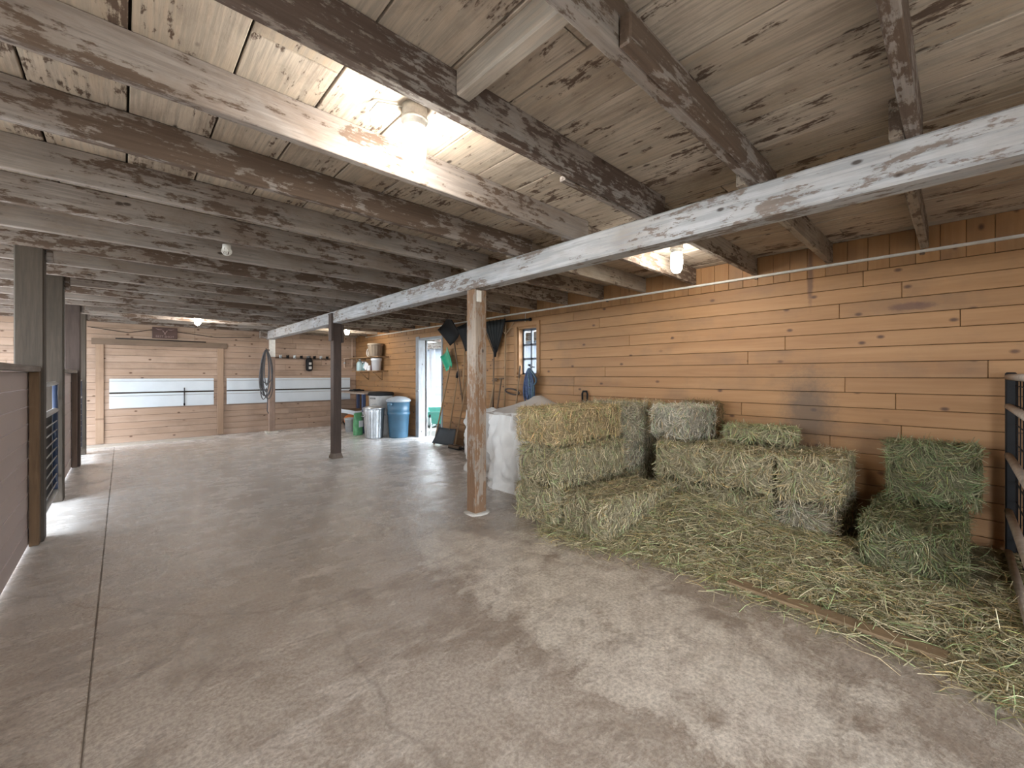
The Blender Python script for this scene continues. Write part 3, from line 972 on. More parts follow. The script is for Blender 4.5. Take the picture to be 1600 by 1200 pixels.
# hose coil hanging on the far post
ho = thing('hose_coil', 'grey hose hung in long loops on the post near the back wall', 'hose', (2.50, 11.25, 2.0))
MB().tube([(0.09, 0.05, 0.0), (0.03, 0.02, 0.0), (0.0, 0.0, 0.03)], 0.01, 6).build('hook', M_BLACKM, ho)
hs = MB()
hr_ = random.Random(5)
for k in range(7):
    cx, wdt, L = hr_.uniform(-.06, .05), hr_.uniform(.05, .17), hr_.uniform(.75, 1.2)
    pts = []
    for q in range(28):
        a = 2 * PI * q / 28
        zz = -L / 2 + L / 2 * math.cos(a)
        ww = wdt * math.sin(a) * (0.55 + .45 * (-zz / L))
        pts.append((cx * (-zz / L) + ww, -0.02 - 0.006 * k + .01 * math.sin(3 * a), zz))
    hs.tube(pts, 0.011, 6, closed=True)
hs.tube([(.0, -.03, -.9), (.03, -.03, -1.2), (.02, -.03, -1.45), (.05, -.03, -1.52)], .011, 6)
hs.build('loops', plain('grey_rubber_hose', (0.07, 0.068, 0.075), 0.55), ho)

# ------------------------------------------------------------------ back right corner: shelves, bench, bins
M_SHELF = timber('shelf_board', 'y', (0.33, 0.20, 0.10), (0.24, 0.14, 0.07))


def shelf(label, z, y0, y1, d, brk):
    s = thing('plank_shelf', label, 'shelf', (XR, (y0 + y1) / 2, z))
    L = y1 - y0
    MB().box((-d / 2, 0, 0), (d, L, 0.025), .004).build('shelf_board', M_SHELF, s)
    for yy in brk:
        MB().box((-.012, yy, -.12), (.02, .035, .22)).box((-d * .45, yy, -.022), (d * .9, .035, .02)).tube([(-.02, yy, -.22), (-d * .85, yy, -.03)], .012, 6).build('bracket', M_SHELF, s)


shelf('upper wooden wall shelf holding the round ribbed tub', 1.86, 9.75, 11.5, 0.30, (-.5, .5))
shelf('lower wooden wall shelf holding the white bucket', 1.50, 9.80, 11.35, 0.30, (-.45, .35))
tb = thing('ribbed_tub', 'brown grey round ribbed tub on the upper shelf', 'tub', (XR - 0.2, 10.1, 1.873))
MB().lathe([(0.16, 0), (0.185, 0.28), (0.175, 0.28), (0.15, 0.02)], 32, flute=0.03, smooth=False).build('staves', timber('weathered_staves', 'z', (0.25, 0.20, 0.15), (0.17, 0.13, 0.095)), tb)
MB().lathe([(0.198, 0.275), (0.20, 0.30), (0.19, .325), (0.0, 0.33)], 24).build('lid', timber('weathered_lid', 'x', (0.36, 0.30, 0.23), (0.26, 0.21, 0.16)), tb)
tw = thing('wire_reel', 'small wire reel beside the ribbed tub on the upper shelf', 'reel', (XR - 0.2, 10.52, 1.873))
MB().tube([(0.0, .1 * math.cos(a), .11 + .1 * math.sin(a)) for a in np.linspace(0, 2 * PI, 20, endpoint=False)], .01, 6, closed=True).tube([(.03, .075 * math.cos(a), .11 + .075 * math.sin(a)) for a in np.linspace(0, 2 * PI, 20, endpoint=False)], .012, 6, closed=True).build('ring', M_WHITEP, tw)


def bucket(label, loc, r, h, mat, lid=None, name='bucket'):
    b = thing(name, label, 'bucket', loc)
    MB().lathe([(r * .82, 0), (r * .97, h * .86), (r * 1.05, h * .87), (r * 1.05, h * .93), (r, h), (r * .95, h), (r * .9, h * .8), (r * .78, .02)], 24).build('body', mat, b)
    if lid:
        MB().lathe([(r * 1.06, h - .01), (r * 1.06, h + .012), (r * .98, h + .016), (0, h + .012)], 24).build('lid', lid, b)
    MB().tube([(math.cos(a) * r * 1.05, math.sin(a) * .3 * r - .02, h * .88 - .09 * math.sin(a) * 1.2) for a in np.linspace(0, PI, 12)], .004, 5).build('handle', M_STEEL, b)
    return b


M_WB = plain('white_bucket_plastic', (0.74, 0.76, 0.79), 0.4, var=.05)
bucket('large white plastic bucket on the lower shelf', (XR - .165, 10.12, 1.513), 0.13, 0.30, M_WB, M_WB)
jb = thing('jug', 'pale blue jug at the far end of the lower shelf', 'jug', (XR - .16, 11.15, 1.513))
MB().lathe([(.075, 0), (.08, .02), (.08, .2), (.05, .25), (.022, .275), (.022, .3)], 18, sq=1.2).build('body', plain('pale_blue_plastic', (0.40, 0.55, 0.58), 0.35), jb)
MB().lathe([(.026, .295), (.026, .325), (0, .327)], 14).build('cap', M_WB, jb)
jb = thing('spray_bottle', 'white spray bottle beside the pale blue jug on the shelf', 'bottle', (XR - .14, 10.92, 1.513))
MB().lathe([(.045, 0), (.048, .14), (.02, .19), (.015, .22)], 14).build('body', plain('teal_bottle', (0.25, 0.42, 0.45), .4), jb)
MB().box((-.02, 0, .235), (.08, .03, .035), .006).build('trigger_head', M_WB, jb)
pb = thing('paper_packet', 'crumpled white paper packet leaning on the lower shelf', 'packet', (XR - .24, 10.66, 1.513))
MB().box((0, 0, .1), (.03, .19, .18), .006, Matrix.Rotation(R(12), 4, 'Y') @ Matrix.Rotation(R(20), 4, 'X')).build('packet', M_WB, pb).location = (0, 0, .035)
MB().box((.05, -.14, .07), (.05, .12, .14), .008).build('box', M_WB, pb)
dk = thing('dark_tin', 'dark tin between the white packet and white bucket', 'tin', (XR - .1, 10.42, 1.513))
MB().lathe([(.07, 0), (.07, .2), (.073, .205), (.073, .22), (0, .222)], 16).build('body', plain('maroon_tin', (.10, .035, .04), .4), dk)
MB().tube([(.072, 0, .2), (.09, 0, .14)], .003, 5).build('bail', M_STEEL, dk)

wbn = thing('workbench', 'long workbench with white edged lower shelf in the back corner', 'workbench', (4.52, 10.58, 0))
MB().box((0, 0, .955), (.68, 1.95, .035), .005).build('top', timber('grey_bench_top', 'y', (.33, .27, .23), (.25, .2, .17)), wbn)
MB().box((0, 0, .46), (.62, 1.85, .03), .004).build('lower_shelf', M_SHELF, wbn)
MB().box((-.325, 0, .465), (.025, 1.9, .10), .004).build('white_edge', M_WPANEL, wbn)
for sx in (-.29, .29):
    for sy in (-.85, .85):
        MB().box((sx, sy, .47), (.075, .075, .94), .004).build('leg', plain('navy_painted_leg', (.04, .06, .13), .5), wbn)
tag(MB().box((0, 0, .02), (.28, .34, .04), .012).lathe([(.1, .04), (.09, .055), (0, .056)], 16).build('black_tray', M_BLACK, None, (4.55, 10.9, .975)), 'flat black tray lying on the workbench top', 'tray')

gb = thing('grey_bin', 'light grey squarish bin with black lid behind the metal can', 'bin', (4.45, 9.27, 0), R(10))
MB().lathe([(.17, 0), (.19, .05), (.225, .9), (.235, .92), (.22, .93), (.2, .9)], 32, sq=3).build('body', plain('light_grey_plastic', (.44, .43, .42), .5), gb)
MB().lathe([(.245, .92), (.245, .97), (.225, 1.0), (.1, 1.015), (0, 1.016)], 32, sq=3).build('lid', M_BLACK, gb)
MB().box((-.225, 0, .86), (.03, .2, .035), .008).build('handle', plain('dark_grey_plastic', (.15, .15, .15)), gb)

gc = thing('metal_trash_can', 'ribbed galvanised metal trash can standing before the blue bin', 'trash can', (4.12, 8.93, 0))
MB().lathe([(.185, 0), (.19, .02), (.19, .05), (.225, .60), (.225, .63), (.235, .64), (.235, .655), (.215, .66), (.20, .6)], 64, flute=.018, smooth=False).build('body', M_STEEL, gc)
MB().lathe([(.242, .63), (.245, .665), (.235, .675), (.15, .70), (.0, .712)], 40).build('lid', M_STEEL, gc)
MB().tube([(-.07, 0, .705), (-.05, 0, .745), (.05, 0, .745), (.07, 0, .705)], .008, 8).build('lid_handle', M_STEEL, gc)
for s in (-1, 1):
    MB().tube([(s * .226, -.06, .52), (s * .265, -.05, .49), (s * .265, .05, .49), (s * .226, .06, .52)], .007, 8).build('handle', M_STEEL, gc)

M_BLUEB = plain('slate_blue_plastic', (.05, .125, .20), .4, var=.15, scale=6)
bb = thing('blue_trash_bin', 'slate blue round trash bin with domed grey lid beside the side door', 'trash can', (4.56, 8.62, 0))
MB().lathe([(.20, 0), (.205, .03), (.235, .5), (.25, .51), (.25, .58), (.24, .585), (.25, .80), (.262, .81), (.262, .83), (.24, .83)], 40).build('body', M_BLUEB, bb)
MB().lathe([(.268, .80), (.272, .835), (.25, .86), (.16, .905), (.05, .925), (0, .927)], 40).build('lid', plain('grey_blue_lid', (.36, .40, .44), .45), bb)
for a in (R(200), R(20)):
    MB().box((.285, 0, .76), (.06, .12, .05), .012, Matrix.Rotation(a, 4, 'Z')).build('handle', M_BLUEB, bb)

bucket('small grey bucket under the workbench shelf', (4.12, 10.28, 0), .125, .34, plain('grey_bucket_plastic', (.42, .43, .45), .5))
fb = thing('feed_bag', 'standing green and white feed bag beside the metal can', 'bag', (4.04, 9.6, 0), R(25))
fg = MB()
for i, z in enumerate(np.linspace(0, .52, 9)):
    pass
ring = []
for z in np.linspace(0, .52, 10):
    f = 1 - .9 * max(0, (z - .34) / .18) ** 1.4
    ring.append([(.13 * math.cos(a) * (1 + .06 * math.sin(5 * a + z * 9)), .085 * max(f, .08) * math.sin(a) * (1 + .05 * math.sin(4 * a)), z) for a in np.linspace(0, 2 * PI, 21)])
fg.sheet(ring)
fg.build('sack', plain('green_feed_sack', (.12, .36, .17), .5, var=.3, scale=9, bump=.3), fb)
MB().box((0, 0, .53), (.25, .012, .06), .004).build('sewn_top', M_WB, fb)
MB().box((0, -.089, .26), (.14, .006, .15), .002).build('print_panel', M_WB, fb)
og = thing('orange_sack', 'orange sack with a dark strap lying under the workbench', 'sack', (4.45, 10.95, 0))
ring = []
for i in range(9):
    ph = PI * i / 8
    ring.append([(.2 * math.sin(ph) * math.cos(a) * (1 + .1 * math.sin(3 * a + i)), .3 * math.sin(ph) * math.sin(a) * (1 + .1 * math.cos(2 * a + i)), .19 - .19 * math.cos(ph)) for a in np.linspace(0, 2 * PI, 19)])
MB().sheet(ring).build('sack', plain('orange_fabric', (.62, .20, .055), .7, bump=.5), og)
MB().tube([(-.1, -.28, .03), (-.22, -.1, .1), (-.2, .1, .17), (-.12, .26, .2)], .018, 6).build('strap', M_BLACK, og)


# ------------------------------------------------------------------ tools along the right wall
def rod(p0, p1, r, mat, parent, name='handle', taper=1.0):
    """parts are given in world points; parent at origin offset"""
    o = Vector(parent.location)
    return MB().tube([Vector(p0) - o, (Vector(p0) + Vector(p1)) / 2 - o, Vector(p1) - o], [r, r, r * taper], 8).build(name, mat, parent)


def scoop(parent, tip, neck, w, depth, mat, name='scoop', normal=(-1, 0, 0), ribs=0, side=None):
    """shovel blade: neck -> tip, curved about its long axis, facing NORMAL"""
    o = Vector(parent.location)
    a, b = Vector(neck) - o, Vector(tip) - o
    d = (b - a)
    nrm = Vector(normal)
    side = Vector(side).normalized() if side else d.cross(nrm).normalized()
    nrm = side.cross(d).normalized()
    if nrm.dot(Vector(normal)) < 0:
        nrm = -nrm
    rows = []
    for i in range(7):
        t = i / 6
        ww = w * (0.82 + 0.18 * t)
        rows.append([a + d * t + side * (u * ww / 2) + nrm * (depth * (u * u) + depth * .5 * t * t + (.006 * (j % 2) if ribs else 0)) for j, u in enumerate(np.linspace(-1, 1, 13))])
    mb = MB().sheet(rows, 0.006)
    ob = mb.build(name, mat, parent)
    for sgn in (-1, 1):
        MB().tube([rows[i][0 if sgn < 0 else 12] for i in range(7)], .006, 5).build('rim', mat, parent)
    return ob


M_GREENP = plain('green_shovel_plastic', (.02, .30, .17), .4)
M_GREYP = plain('slate_plastic', (.035, .045, .055), .5)
t = thing('snow_shovel', 'black snow shovel hung blade up, left of the two', 'shovel', (4.75, 6.8, 1.5), 0, 'snow shovels hung blade up')
rod((4.80, 6.84, 2.20), (4.80, 6.52, .86), .014, M_HANDLEDK, t)
scoop(t, (4.72, 6.98, 2.46), (4.80, 6.72, 2.10), .46, .05, M_BLACK)
t = thing('snow_shovel', 'black snow shovel hung blade up, partly behind the brown post', 'shovel', (4.78, 6.3, 1.5), 0, 'snow shovels hung blade up')
rod((4.84, 6.5, 1.95), (4.84, 6.6, .7), .014, M_HANDLE, t)
scoop(t, (4.76, 6.35, 2.38), (4.82, 6.22, 1.90), .42, .05, M_BLACK)
t = thing('green_shovel', 'bright green scoop shovel leaning upside down beside the doorway', 'shovel', (4.75, 7.1, 0))
rod((4.60, 7.22, .0), (4.76, 6.88, 1.58), .016, M_HANDLE, t)
scoop(t, (4.84, 7.12, 1.86), (4.77, 6.86, 1.55), .30, .05, M_GREENP)
t = thing('snow_pusher', 'dark ribbed snow pusher standing on the floor beside the door', 'shovel', (4.55, 6.9, 0))
rod((4.74, 6.88, .31), (4.82, 6.72, 1.36), .013, M_HANDLE, t)
MB().lathe([(.022, 0), (.03, .05), (.03, .09), (.02, .14)], 10, M=align(Vector((4.80, 6.72, 1.34)) - t.location, Vector((4.83, 6.70, 1.5)) - t.location)).build('grip', M_BLACK, t)
scoop(t, (4.66, 6.90, .02), (4.74, 6.88, .34), .60, .06, M_GREYP, 'blade', (-1, -.1, .2), ribs=1, side=(.12, -1, 0))
t = thing('push_broom', 'thin handled broom leaning beside the snow pusher', 'broom', (4.6, 6.4, 0), 0, 'brooms leaning right of the pusher')
rod((4.60, 6.50, .05), (4.85, 6.42, 1.38), .013, M_HANDLE, t)
MB().box((0.0, .1, .045), (.08, .34, .05), .006).build('block', M_HANDLEDK, t)
MB().box((0.0, .1, .012), (.09, .33, .03), .004).build('bristles', M_BLACK, t)
t = thing('garden_rake', 'dark handled rake standing next to the broom', 'rake', (4.58, 6.16, 0), 0, 'brooms leaning right of the pusher')
rod((4.58, 6.2, .06), (4.86, 6.36, 1.3), .013, M_HANDLEDK, t)
MB().box((0, .04, .045), (.025, .36, .03), .004).build('rake_head', M_BLACKM, t)
for k in range(9):
    MB().tube([(0, -.12 + .04 * k, .04), (-.03, -.12 + .04 * k, .0)], .005, 5).build('tine', M_BLACKM, t)

# tools right of the brown post
t = thing('leaf_rake', 'black fan leaf rake hung head up to the right of the brown post', 'rake', (4.82, 5.6, .7))
rod((4.82, 5.62, 1.86), (4.82, 5.64, .78), .013, M_HANDLEDK, t)
rows = []
for i in range(6):
    q = i / 5
    rows.append([(0.0 - .04 * q * q, -.02 + u * (.04 + .27 * q), 1.1 + .56 * q) for u in np.linspace(-1, 1, 13)])
MB().sheet(rows, .004).build('fan', plain('faded_black_plastic', (.028, .03, .03), .65), t)
for k in range(7):
    u = -1 + k / 3
    MB().tube([(-.008, -.02 + u * .04, 1.1), (-.055, -.02 + u * .31, 1.67)], .006, 5).build('tine', M_BLACK, t)
MB().lathe([(.02, -.1), (.03, 0), (.035, .05)], 10, c=(0, -.01, 1.12)).build('ferrule', M_BLACK, t)
t = thing('long_push_broom', 'pale long handled broom with braced head hung beside the window', 'broom', (4.80, 5.33, 0))
rod((4.84, 5.36, .85), (4.84, 5.33, 2.30), .014, M_HANDLE, t)
rod((4.84, 5.33, 2.1), (4.84, 5.12, 2.29), .009, M_HANDLE, t, 'brace')
rod((4.84, 5.33, 2.1), (4.84, 5.54, 2.31), .009, M_HANDLE, t, 'brace')
for k, (a, b, lab) in enumerate((((4.62, 5.72, 0), (4.84, 5.62, 1.33), 'wooden handled fork leaning nearest the brown post'),
                                 ((4.66, 5.60, 0), (4.84, 5.63, 1.30), 'dark handled fork leaning in the middle behind the white bag'),
                                 ((4.66, 5.52, 0), (4.84, 5.44, 1.34), 'fork leaning right of the other forks by the window'))):
    t = thing('pitchfork', lab, 'fork', a, 0, 'forks leaning behind the bags')
    rod(Vector(a) + (Vector(b) - Vector(a)) * .25, b, .014, M_HANDLE if k == 0 else M_HANDLEDK, t)
    MB().tube([Vector(b) - Vector(a) + Vector((0, -.055, 0)), Vector(b) - Vector(a) + Vector((0, .055, 0))], .013, 8).build('grip', M_HANDLEDK, t)
    d = (Vector(b) - Vector(a))
    hd = MB().tube([d * .25 + Vector((0, -.07, 0)), d * .25 + Vector((0, .07, 0))], .009, 6)
    hd.build('fork_head', M_BLACKM, t)
    for yy in (-.07, -.023, .023, .07):
        MB().tube([d * .25 + Vector((0, yy, 0)), Vector((-.02, yy, .01))], .006, 5).build('tine', M_BLACKM, t)
t = thing('hoe', 'single tool handle standing under the window edge', 'hoe', (4.7, 5.05, 0))
rod((4.7, 5.06, .05), (4.85, 4.98, 1.56), .013, M_HANDLE, t)
MB().box((-.03, .01, .06), (.1, .14, .012), .003).build('hoe_blade', M_BLACKM, t)
MB().lathe([(.015, 0), (.017, .1), (.015, .2)], 8, M=align((.13, -.06, 1.35), (.15, -.07, 1.56))).build('grip', M_HANDLEDK, t)
t = thing('strap_loop', 'dark leather strap loop hung on the wall above the white bags', 'strap', (4.82, 5.15, 1.12))
pts = [(0, .17 * math.cos(a), .045 * math.sin(a) + .02 * math.cos(a)) for a in np.linspace(0, 2 * PI, 24, endpoint=False)]
MB().tube(pts, .014, 6, closed=True).build('strap', plain('dark_leather', (.05, .035, .03), .6), t)
MB().tube([(.04, 0, .045), (-.01, 0, .045)], .006, 5).build('nail', M_BLACKM, t)
t = thing('blue_halter_bundle', 'bundle of blue halters and lead ropes hung at the window', 'halter', (4.78, 4.68, 1.5))
hb = random.Random(11)
M_BL1, M_BL2 = plain('blue_rope', (.045, .07, .14), .8, var=.5, scale=40), plain('teal_grey_rope', (.06, .10, .13), .8, var=.4, scale=40)
for k in range(16):
    L, wdt, cx = hb.uniform(.25, .58), hb.uniform(.03, .11), hb.uniform(-.10, .10)
    pts = []
    for q in range(18):
        a = 2 * PI * q / 18
        zz = -L / 2 + L / 2 * math.cos(a)
        pts.append((hb.uniform(-.004, .004) - .012 * (k % 4), cx * min(1, -zz / L * 1.6) + wdt * math.sin(a) * (.5 + .5 * (-zz / L)), zz))
    MB().tube(pts, .014, 6, closed=True).build('rope', M_BL1 if k % 3 else M_BL2, t)
MB().tube([(.1, 0, .03), (0, 0, .03), (-.02, 0, .06)], .008, 6).box((-.02, 0, .06), (.02, .045, .03), .004).build('clip', M_BLACK, t)
t = thing('black_loop_handle', 'small black loop handle sticking up behind the left hay stack', 'loop', (4.86, 3.66, 1.05))
MB().tube([(0, .04, -.05), (0, .045, .08), (0, .03, .115), (0, -.03, .115), (0, -.045, .08), (0, -.04, -.05)], .014, 8).build('loop', M_BLACK, t)
MB().box((.02, 0, -.05), (.03, .11, .03), .005).build('plate', M_BLACKM, t)

# ------------------------------------------------------------------ bulk bags
M_BAG = plain('white_woven_bag', (.76, .75, .73), .75, var=.06, scale=5, bump=.15)


def bulk_bag(label, loc, w, d, h, rz, seed, flap=True):
    b = thing('bulk_bag', label, 'bag', loc, rz, 'white bulk bags')
    rows = []
    NA = 72
    for i in range(30):
        z = h * i / 29
        f = 1 + .07 * math.sin(PI * z / h) - .04 * (z / h)
        row = []
        for j in range(NA + 1):
            a = 2 * PI * (j % NA) / NA
            p = 5.0
            rr_ = 1 / ((abs(math.cos(a)) ** p + abs(math.sin(a)) ** p) ** (1 / p))
            P = Vector((math.cos(a) * rr_ * 2.2, math.sin(a) * rr_ * 2.2, z * 1.6 + seed))
            fold = mnoise.noise(P * 1.1) * .06 + abs(mnoise.noise(Vector((P.x * 1.5 + z, P.y * 1.5, P.z * 1.9)))) * -.42 + abs(mnoise.noise(Vector((P.x * 2.6 - z * 2, P.y * 2.6, P.z * 3.1)))) * -.16 + mnoise.noise(P * 5) * .012
            k = f + fold * (1.0 if z > .04 else .3)
            row.append((math.cos(a) * rr_ * w / 2 * k, math.sin(a) * rr_ * d / 2 * k, z + (.03 * mnoise.noise(P * 2) if i > 2 else 0)))
        rows.append(row)
    for s_ in (.7, .35, .02):
        rows.append([(p[0] * s_, p[1] * s_, h - .05 * (1 - s_) + .03 * mnoise.noise(Vector(p) * 4)) for p in rows[29]])
    MB().sheet(rows).build('body', M_BAG, b)
    if flap:
        g = []
        for i in range(13):
            u = i / 12
            row = []
            for j in range(13):
                v = j / 12
                px_, py_ = -w * .46 + u * w * .95, -d * .48 + v * d * .96
                tent = .24 * max(0, 1 - abs(u - .62) * 2.1) * max(0, 1 - abs(v - .45) * 1.5)
                row.append((px_, py_, h - .005 + tent + .03 * mnoise.noise(Vector((u * 4, v * 4, seed)))))
            g.append(row)
        MB().sheet(g, .006).build('top_flap', plain('greyish_bag_flap', (.50, .455, .41), .8, var=.1, scale=5), b)
    for s in (-1, 1):
        MB().tube([(s * w * .4, -d * .38, h - .06), (s * w * .42, -d * .42, h + .03), (s * w * .3, -d * .44, h + .05), (s * w * .28, -d * .4, h - .05)], .012, 6).build('lifting_loop', M_BAG, b)
    return b


bulk_bag('near white woven bulk bag with raised flap, left of the hay stack', (3.78, 3.72, 0), .92, .88, .93, R(4), 1.3)
bulk_bag('second white bulk bag behind the near one, by the tools', (4.04, 4.66, 0), .82, .80, .88, R(-3), 7.7, False)

# ------------------------------------------------------------------ hay
M_STRAW = hay_mat('hay_straws')
M_HAYCORE = hay_mat('hay_core', False)


def straw_mesh(name, P, N, D, L, W, tint, seed, lift=.012, curl=.25):
    r = np.random.default_rng(seed)
    n = len(P)
    D = D / np.linalg.norm(D, axis=1, keepdims=True)
    S = np.cross(D, N)
    S /= np.linalg.norm(S, axis=1, keepdims=True) + 1e-9
    tw = r.uniform(-.9, .9, (n, 1))
    Wv = (S * np.cos(tw) + N * np.sin(tw)) * W[:, None] * .5
    cv = S * r.normal(0, curl, (n, 1)) * L[:, None] * .5 + N * r.normal(-.1, curl, (n, 1)) * L[:, None] * .4
    A = P - D * L[:, None] * .5 + N * (lift * r.uniform(-.6, 1, (n, 1)))
    B = P + N * (lift * r.uniform(0, 1, (n, 1)))
    C = P + D * L[:, None] * .5 + cv
    V = np.empty((n, 6, 3), np.float32)
    V[:, 0], V[:, 1] = A - Wv, A + Wv
    V[:, 2], V[:, 3] = B - Wv, B + Wv
    V[:, 4], V[:, 5] = C - Wv * .6, C + Wv * .6
    base = (np.arange(n) * 6)[:, None]
    F = np.concatenate([base + np.array([0, 1, 3, 2]), base + np.array([2, 3, 5, 4])], 1).reshape(-1)
    me = bpy.data.meshes.new(name)
    me.vertices.add(n * 6)
    me.vertices.foreach_set('co', V.reshape(-1))
    me.loops.add(n * 8)
    me.loops.foreach_set('vertex_index', F.astype(np.int32))
    me.polygons.add(n * 2)
    me.polygons.foreach_set('loop_start', np.arange(n * 2, dtype=np.int32) * 4)
    me.update(calc_edges=True)
    at = me.attributes.new('straw_tint', 'FLOAT_COLOR', 'POINT')
    tc = np.ones((n, 6, 4), np.float32)
    tc[:, :, :3] = tint[:, None, :]
    at.data.foreach_set('color', tc.reshape(-1))
    me.materials.append(M_STRAW)
    return me


def tints(n, r, green=0.15):
    b = .88 * r.uniform(.45, 1.35, n) ** 1.2
    c = np.stack([b, b, b], 1)
    g = r.random(n) < green
    c[g] *= np.array([.72, 1.0, .75])
    br = r.random(n) < .15
    c[br] *= np.array([1.0, .84, .62])
    hi = r.random(n) < .16
    c[hi] *= np.array([1.45, 1.45, 1.5])
    return c.astype(np.float32)


def hay_bale(label, loc, size, rz, color, seed, density=4200, tilt=0.0, name='hay_bale', green=.15, swirl=True, rough=.02):
    lx, ly, lz = size
    if abs(lz - BH) < 1e-6:
        lz -= .016
    b = thing(name, label, 'hay bale', loc, rz, 'baled hay along the right wall')
    b.rotation_euler = (0, tilt, rz)
    r = np.random.default_rng(seed)
    # core: subdivided rounded block, lumpy
    core = MB()
    ins = .018
    for ax in range(3):
        for sg_ in (-1, 1):
            dims = [lx / 2 - ins, ly / 2 - ins, lz / 2 - ins]
            u, v = (ax + 1) % 3, (ax + 2) % 3
            nu, nv = max(3, int(dims[u] * 2 / .07)), max(3, int(dims[v] * 2 / .07))
            g = []
            for i in range(nu + 1):
                row = []
                for j in range(nv + 1):
                    p = [0, 0, 0]
                    p[ax] = sg_ * dims[ax]
                    p[u] = (-1 + 2 * i / nu) * dims[u]
                    p[v] = (-1 + 2 * j / nv) * dims[v]
                    q = Vector(p)
                    # round the corners
                    rad = .07
                    e = Vector([max(0, abs(q[k]) - (dims[k] - rad)) * (1 if q[k] > 0 else -1) for k in range(3)])
                    inner = q - e
                    if e.length > rad:
                        e = e.normalized() * rad
                    q = inner + e
                    w = Vector((mnoise.noise(q * 5 + Vector((seed, 0, 0))), mnoise.noise(q * 5 + Vector((0, seed, 3))), mnoise.noise(q * 5 + Vector((5, 0, seed)))))
                    q += w * rough
                    q.z += lz / 2
                    q.z = max(q.z, .002)
                    row.append(q)
                g.append(row if sg_ > 0 else row[::-1])
            core.sheet(g)
    c = core.build('core', M_HAYCORE, b)
    c.color = (*color, 1)
    # straws
    areas = [ly * lz, ly * lz, lx * lz, lx * lz, lx * ly]
    Ps, Ns, Ds, Ls = [], [], [], []
    for k, (ax, sg_) in enumerate(((0, -1), (0, 1), (1, -1), (1, 1), (2, 1))):
        n = int(areas[k] * density)
        P = np.stack([r.uniform(-.5, .5, n) * lx, r.uniform(-.5, .5, n) * ly, r.uniform(-.5, .5, n) * lz], 1)
        d = (lx, ly, lz)[ax] / 2
        P[:, ax] = sg_ * (d - .012 + r.normal(0, .006, n))
        Nn = np.zeros((n, 3))
        Nn[:, ax] = sg_
        D = r.normal(0, 1, (n, 3))
        D[:, ax] *= .28
        if ax == 0 and swirl:      # end: swirling folds
            a = P[:, 1] * 9 + np.sin(P[:, 2] * 14 + seed) * 1.3
            D[:, 1] = np.cos(a) + r.normal(0, .45, n)
            D[:, 2] = np.sin(a) * 1.1 + r.normal(0, .45, n)
        elif ax == 1:    # long side: stubble, mostly upright and poking out
            D[:, 2] += np.sign(r.normal(0, 1, n)) * 1.5
            D[:, 0] *= .8
        else:
            D[:, 0] *= 1.3
        # round the edges
        e = np.abs(P) - (np.array([lx, ly, lz]) / 2 - .065)
        e = np.clip(e, 0, None)
        m_ = np.linalg.norm(e, axis=1)
        s_ = np.where(m_ > .065, .065 / np.maximum(m_, 1e-6), 1.0)
        P = np.sign(P) * (np.abs(P) - e + e * s_[:, None])
        Ps.append(P); Ns.append(Nn); Ds.append(D)
        Ls.append(r.uniform(.04, .15, n) if ax != 1 else r.uniform(.03, .10, n))
    P, N, D, L = np.concatenate(Ps), np.concatenate(Ns), np.concatenate(Ds), np.concatenate(Ls)
    P[:, 2] += lz / 2
    P[:, 2] = np.maximum(P[:, 2], .012)
    me = straw_mesh('straw', P, N, D, L, r.uniform(.0022, .0048, len(P)), tints(len(P), r, green), seed, .014)
    s = link('straw', me, b)
    s['kind'] = 'stuff'
    s.color = (*color, 1)
    if lx > .7 and lz > .3:
        for yy in (-ly * .2, ly * .2):
            h = .008
            MB().tube([(-lx / 2 - h, yy, .02), (-lx / 2 - h, yy, lz - .02), (-lx / 2 + .02, yy, lz + h), (lx / 2 - .02, yy, lz + h), (lx / 2 + h, yy, lz - .02), (lx / 2 + h, yy, .02)], .002, 4).build('twine', plain('dull_twine', (.24, .21, .12), .9), b)
    return b


GOLD, TAN, GREY, OLIV, GREEN, BROWN = (.60, .465, .27), (.53, .46, .30), (.52, .465, .35), (.50, .44, .28), (.30, .285, .17), (.36, .25, .12)
BH = .365
for k, (lab, col) in enumerate((('bottom bale of the three high stack beside the white bags', TAN), ('middle bale of the three high stack beside the white bags', TAN),
                                ('top golden bale of the three high stack beside the white bags', GOLD))):
    hay_bale(lab, (3.42 + .01 * k, (2.76, 2.72, 2.77)[k], k * BH), (1.10, .54 - .01 * (k == 0), BH), R(.5 * (k - 1)), col, 11 + k)
hay_bale('bottom bale in the corner gap right of the tall stack', (4.41, 2.72, 0), (.84, .50, BH), 0, TAN, 21)
hay_bale('middle pale bale right of the tall stack', (4.41, 2.70, BH), (.84, .52, BH), R(1), GREY, 22)
hay_bale('top grey bale end right of the tall stack', (4.21, 2.74, 2 * BH), (.64, .45, BH), R(90), GREY, 23)
hay_bale('top brown bale against the wall, right of the grey bale end', (4.645, 2.75, 2 * BH), (.62, .42, BH), R(90), GOLD, 24)
hay_bale('low single bale lying in front of the tall stack', (3.40, 2.16, 0), (1.0, .50, .365), R(-7), TAN, 31)
hay_bale('lower bale at the left end of the front row', (4.43, 1.88, 0), (.82, .53, BH), 0, OLIV, 41)
hay_bale('upper bale at the left end of the front row', (4.43, 1.88, BH), (.82, .53, BH), R(1), TAN, 42)
hay_bale('lower bale in the middle of the front row', (4.43, 1.335, 0), (.82, .53, BH), 0, OLIV, 43)
hay_bale('upper bale in the middle of the front row', (4.43, 1.335, BH), (.82, .53, BH), R(-1), TAN, 44)
hay_bale('lower bale at the right end of the front row', (4.45, .84, 0), (.80, .44, BH), R(-1), GREY, 45)
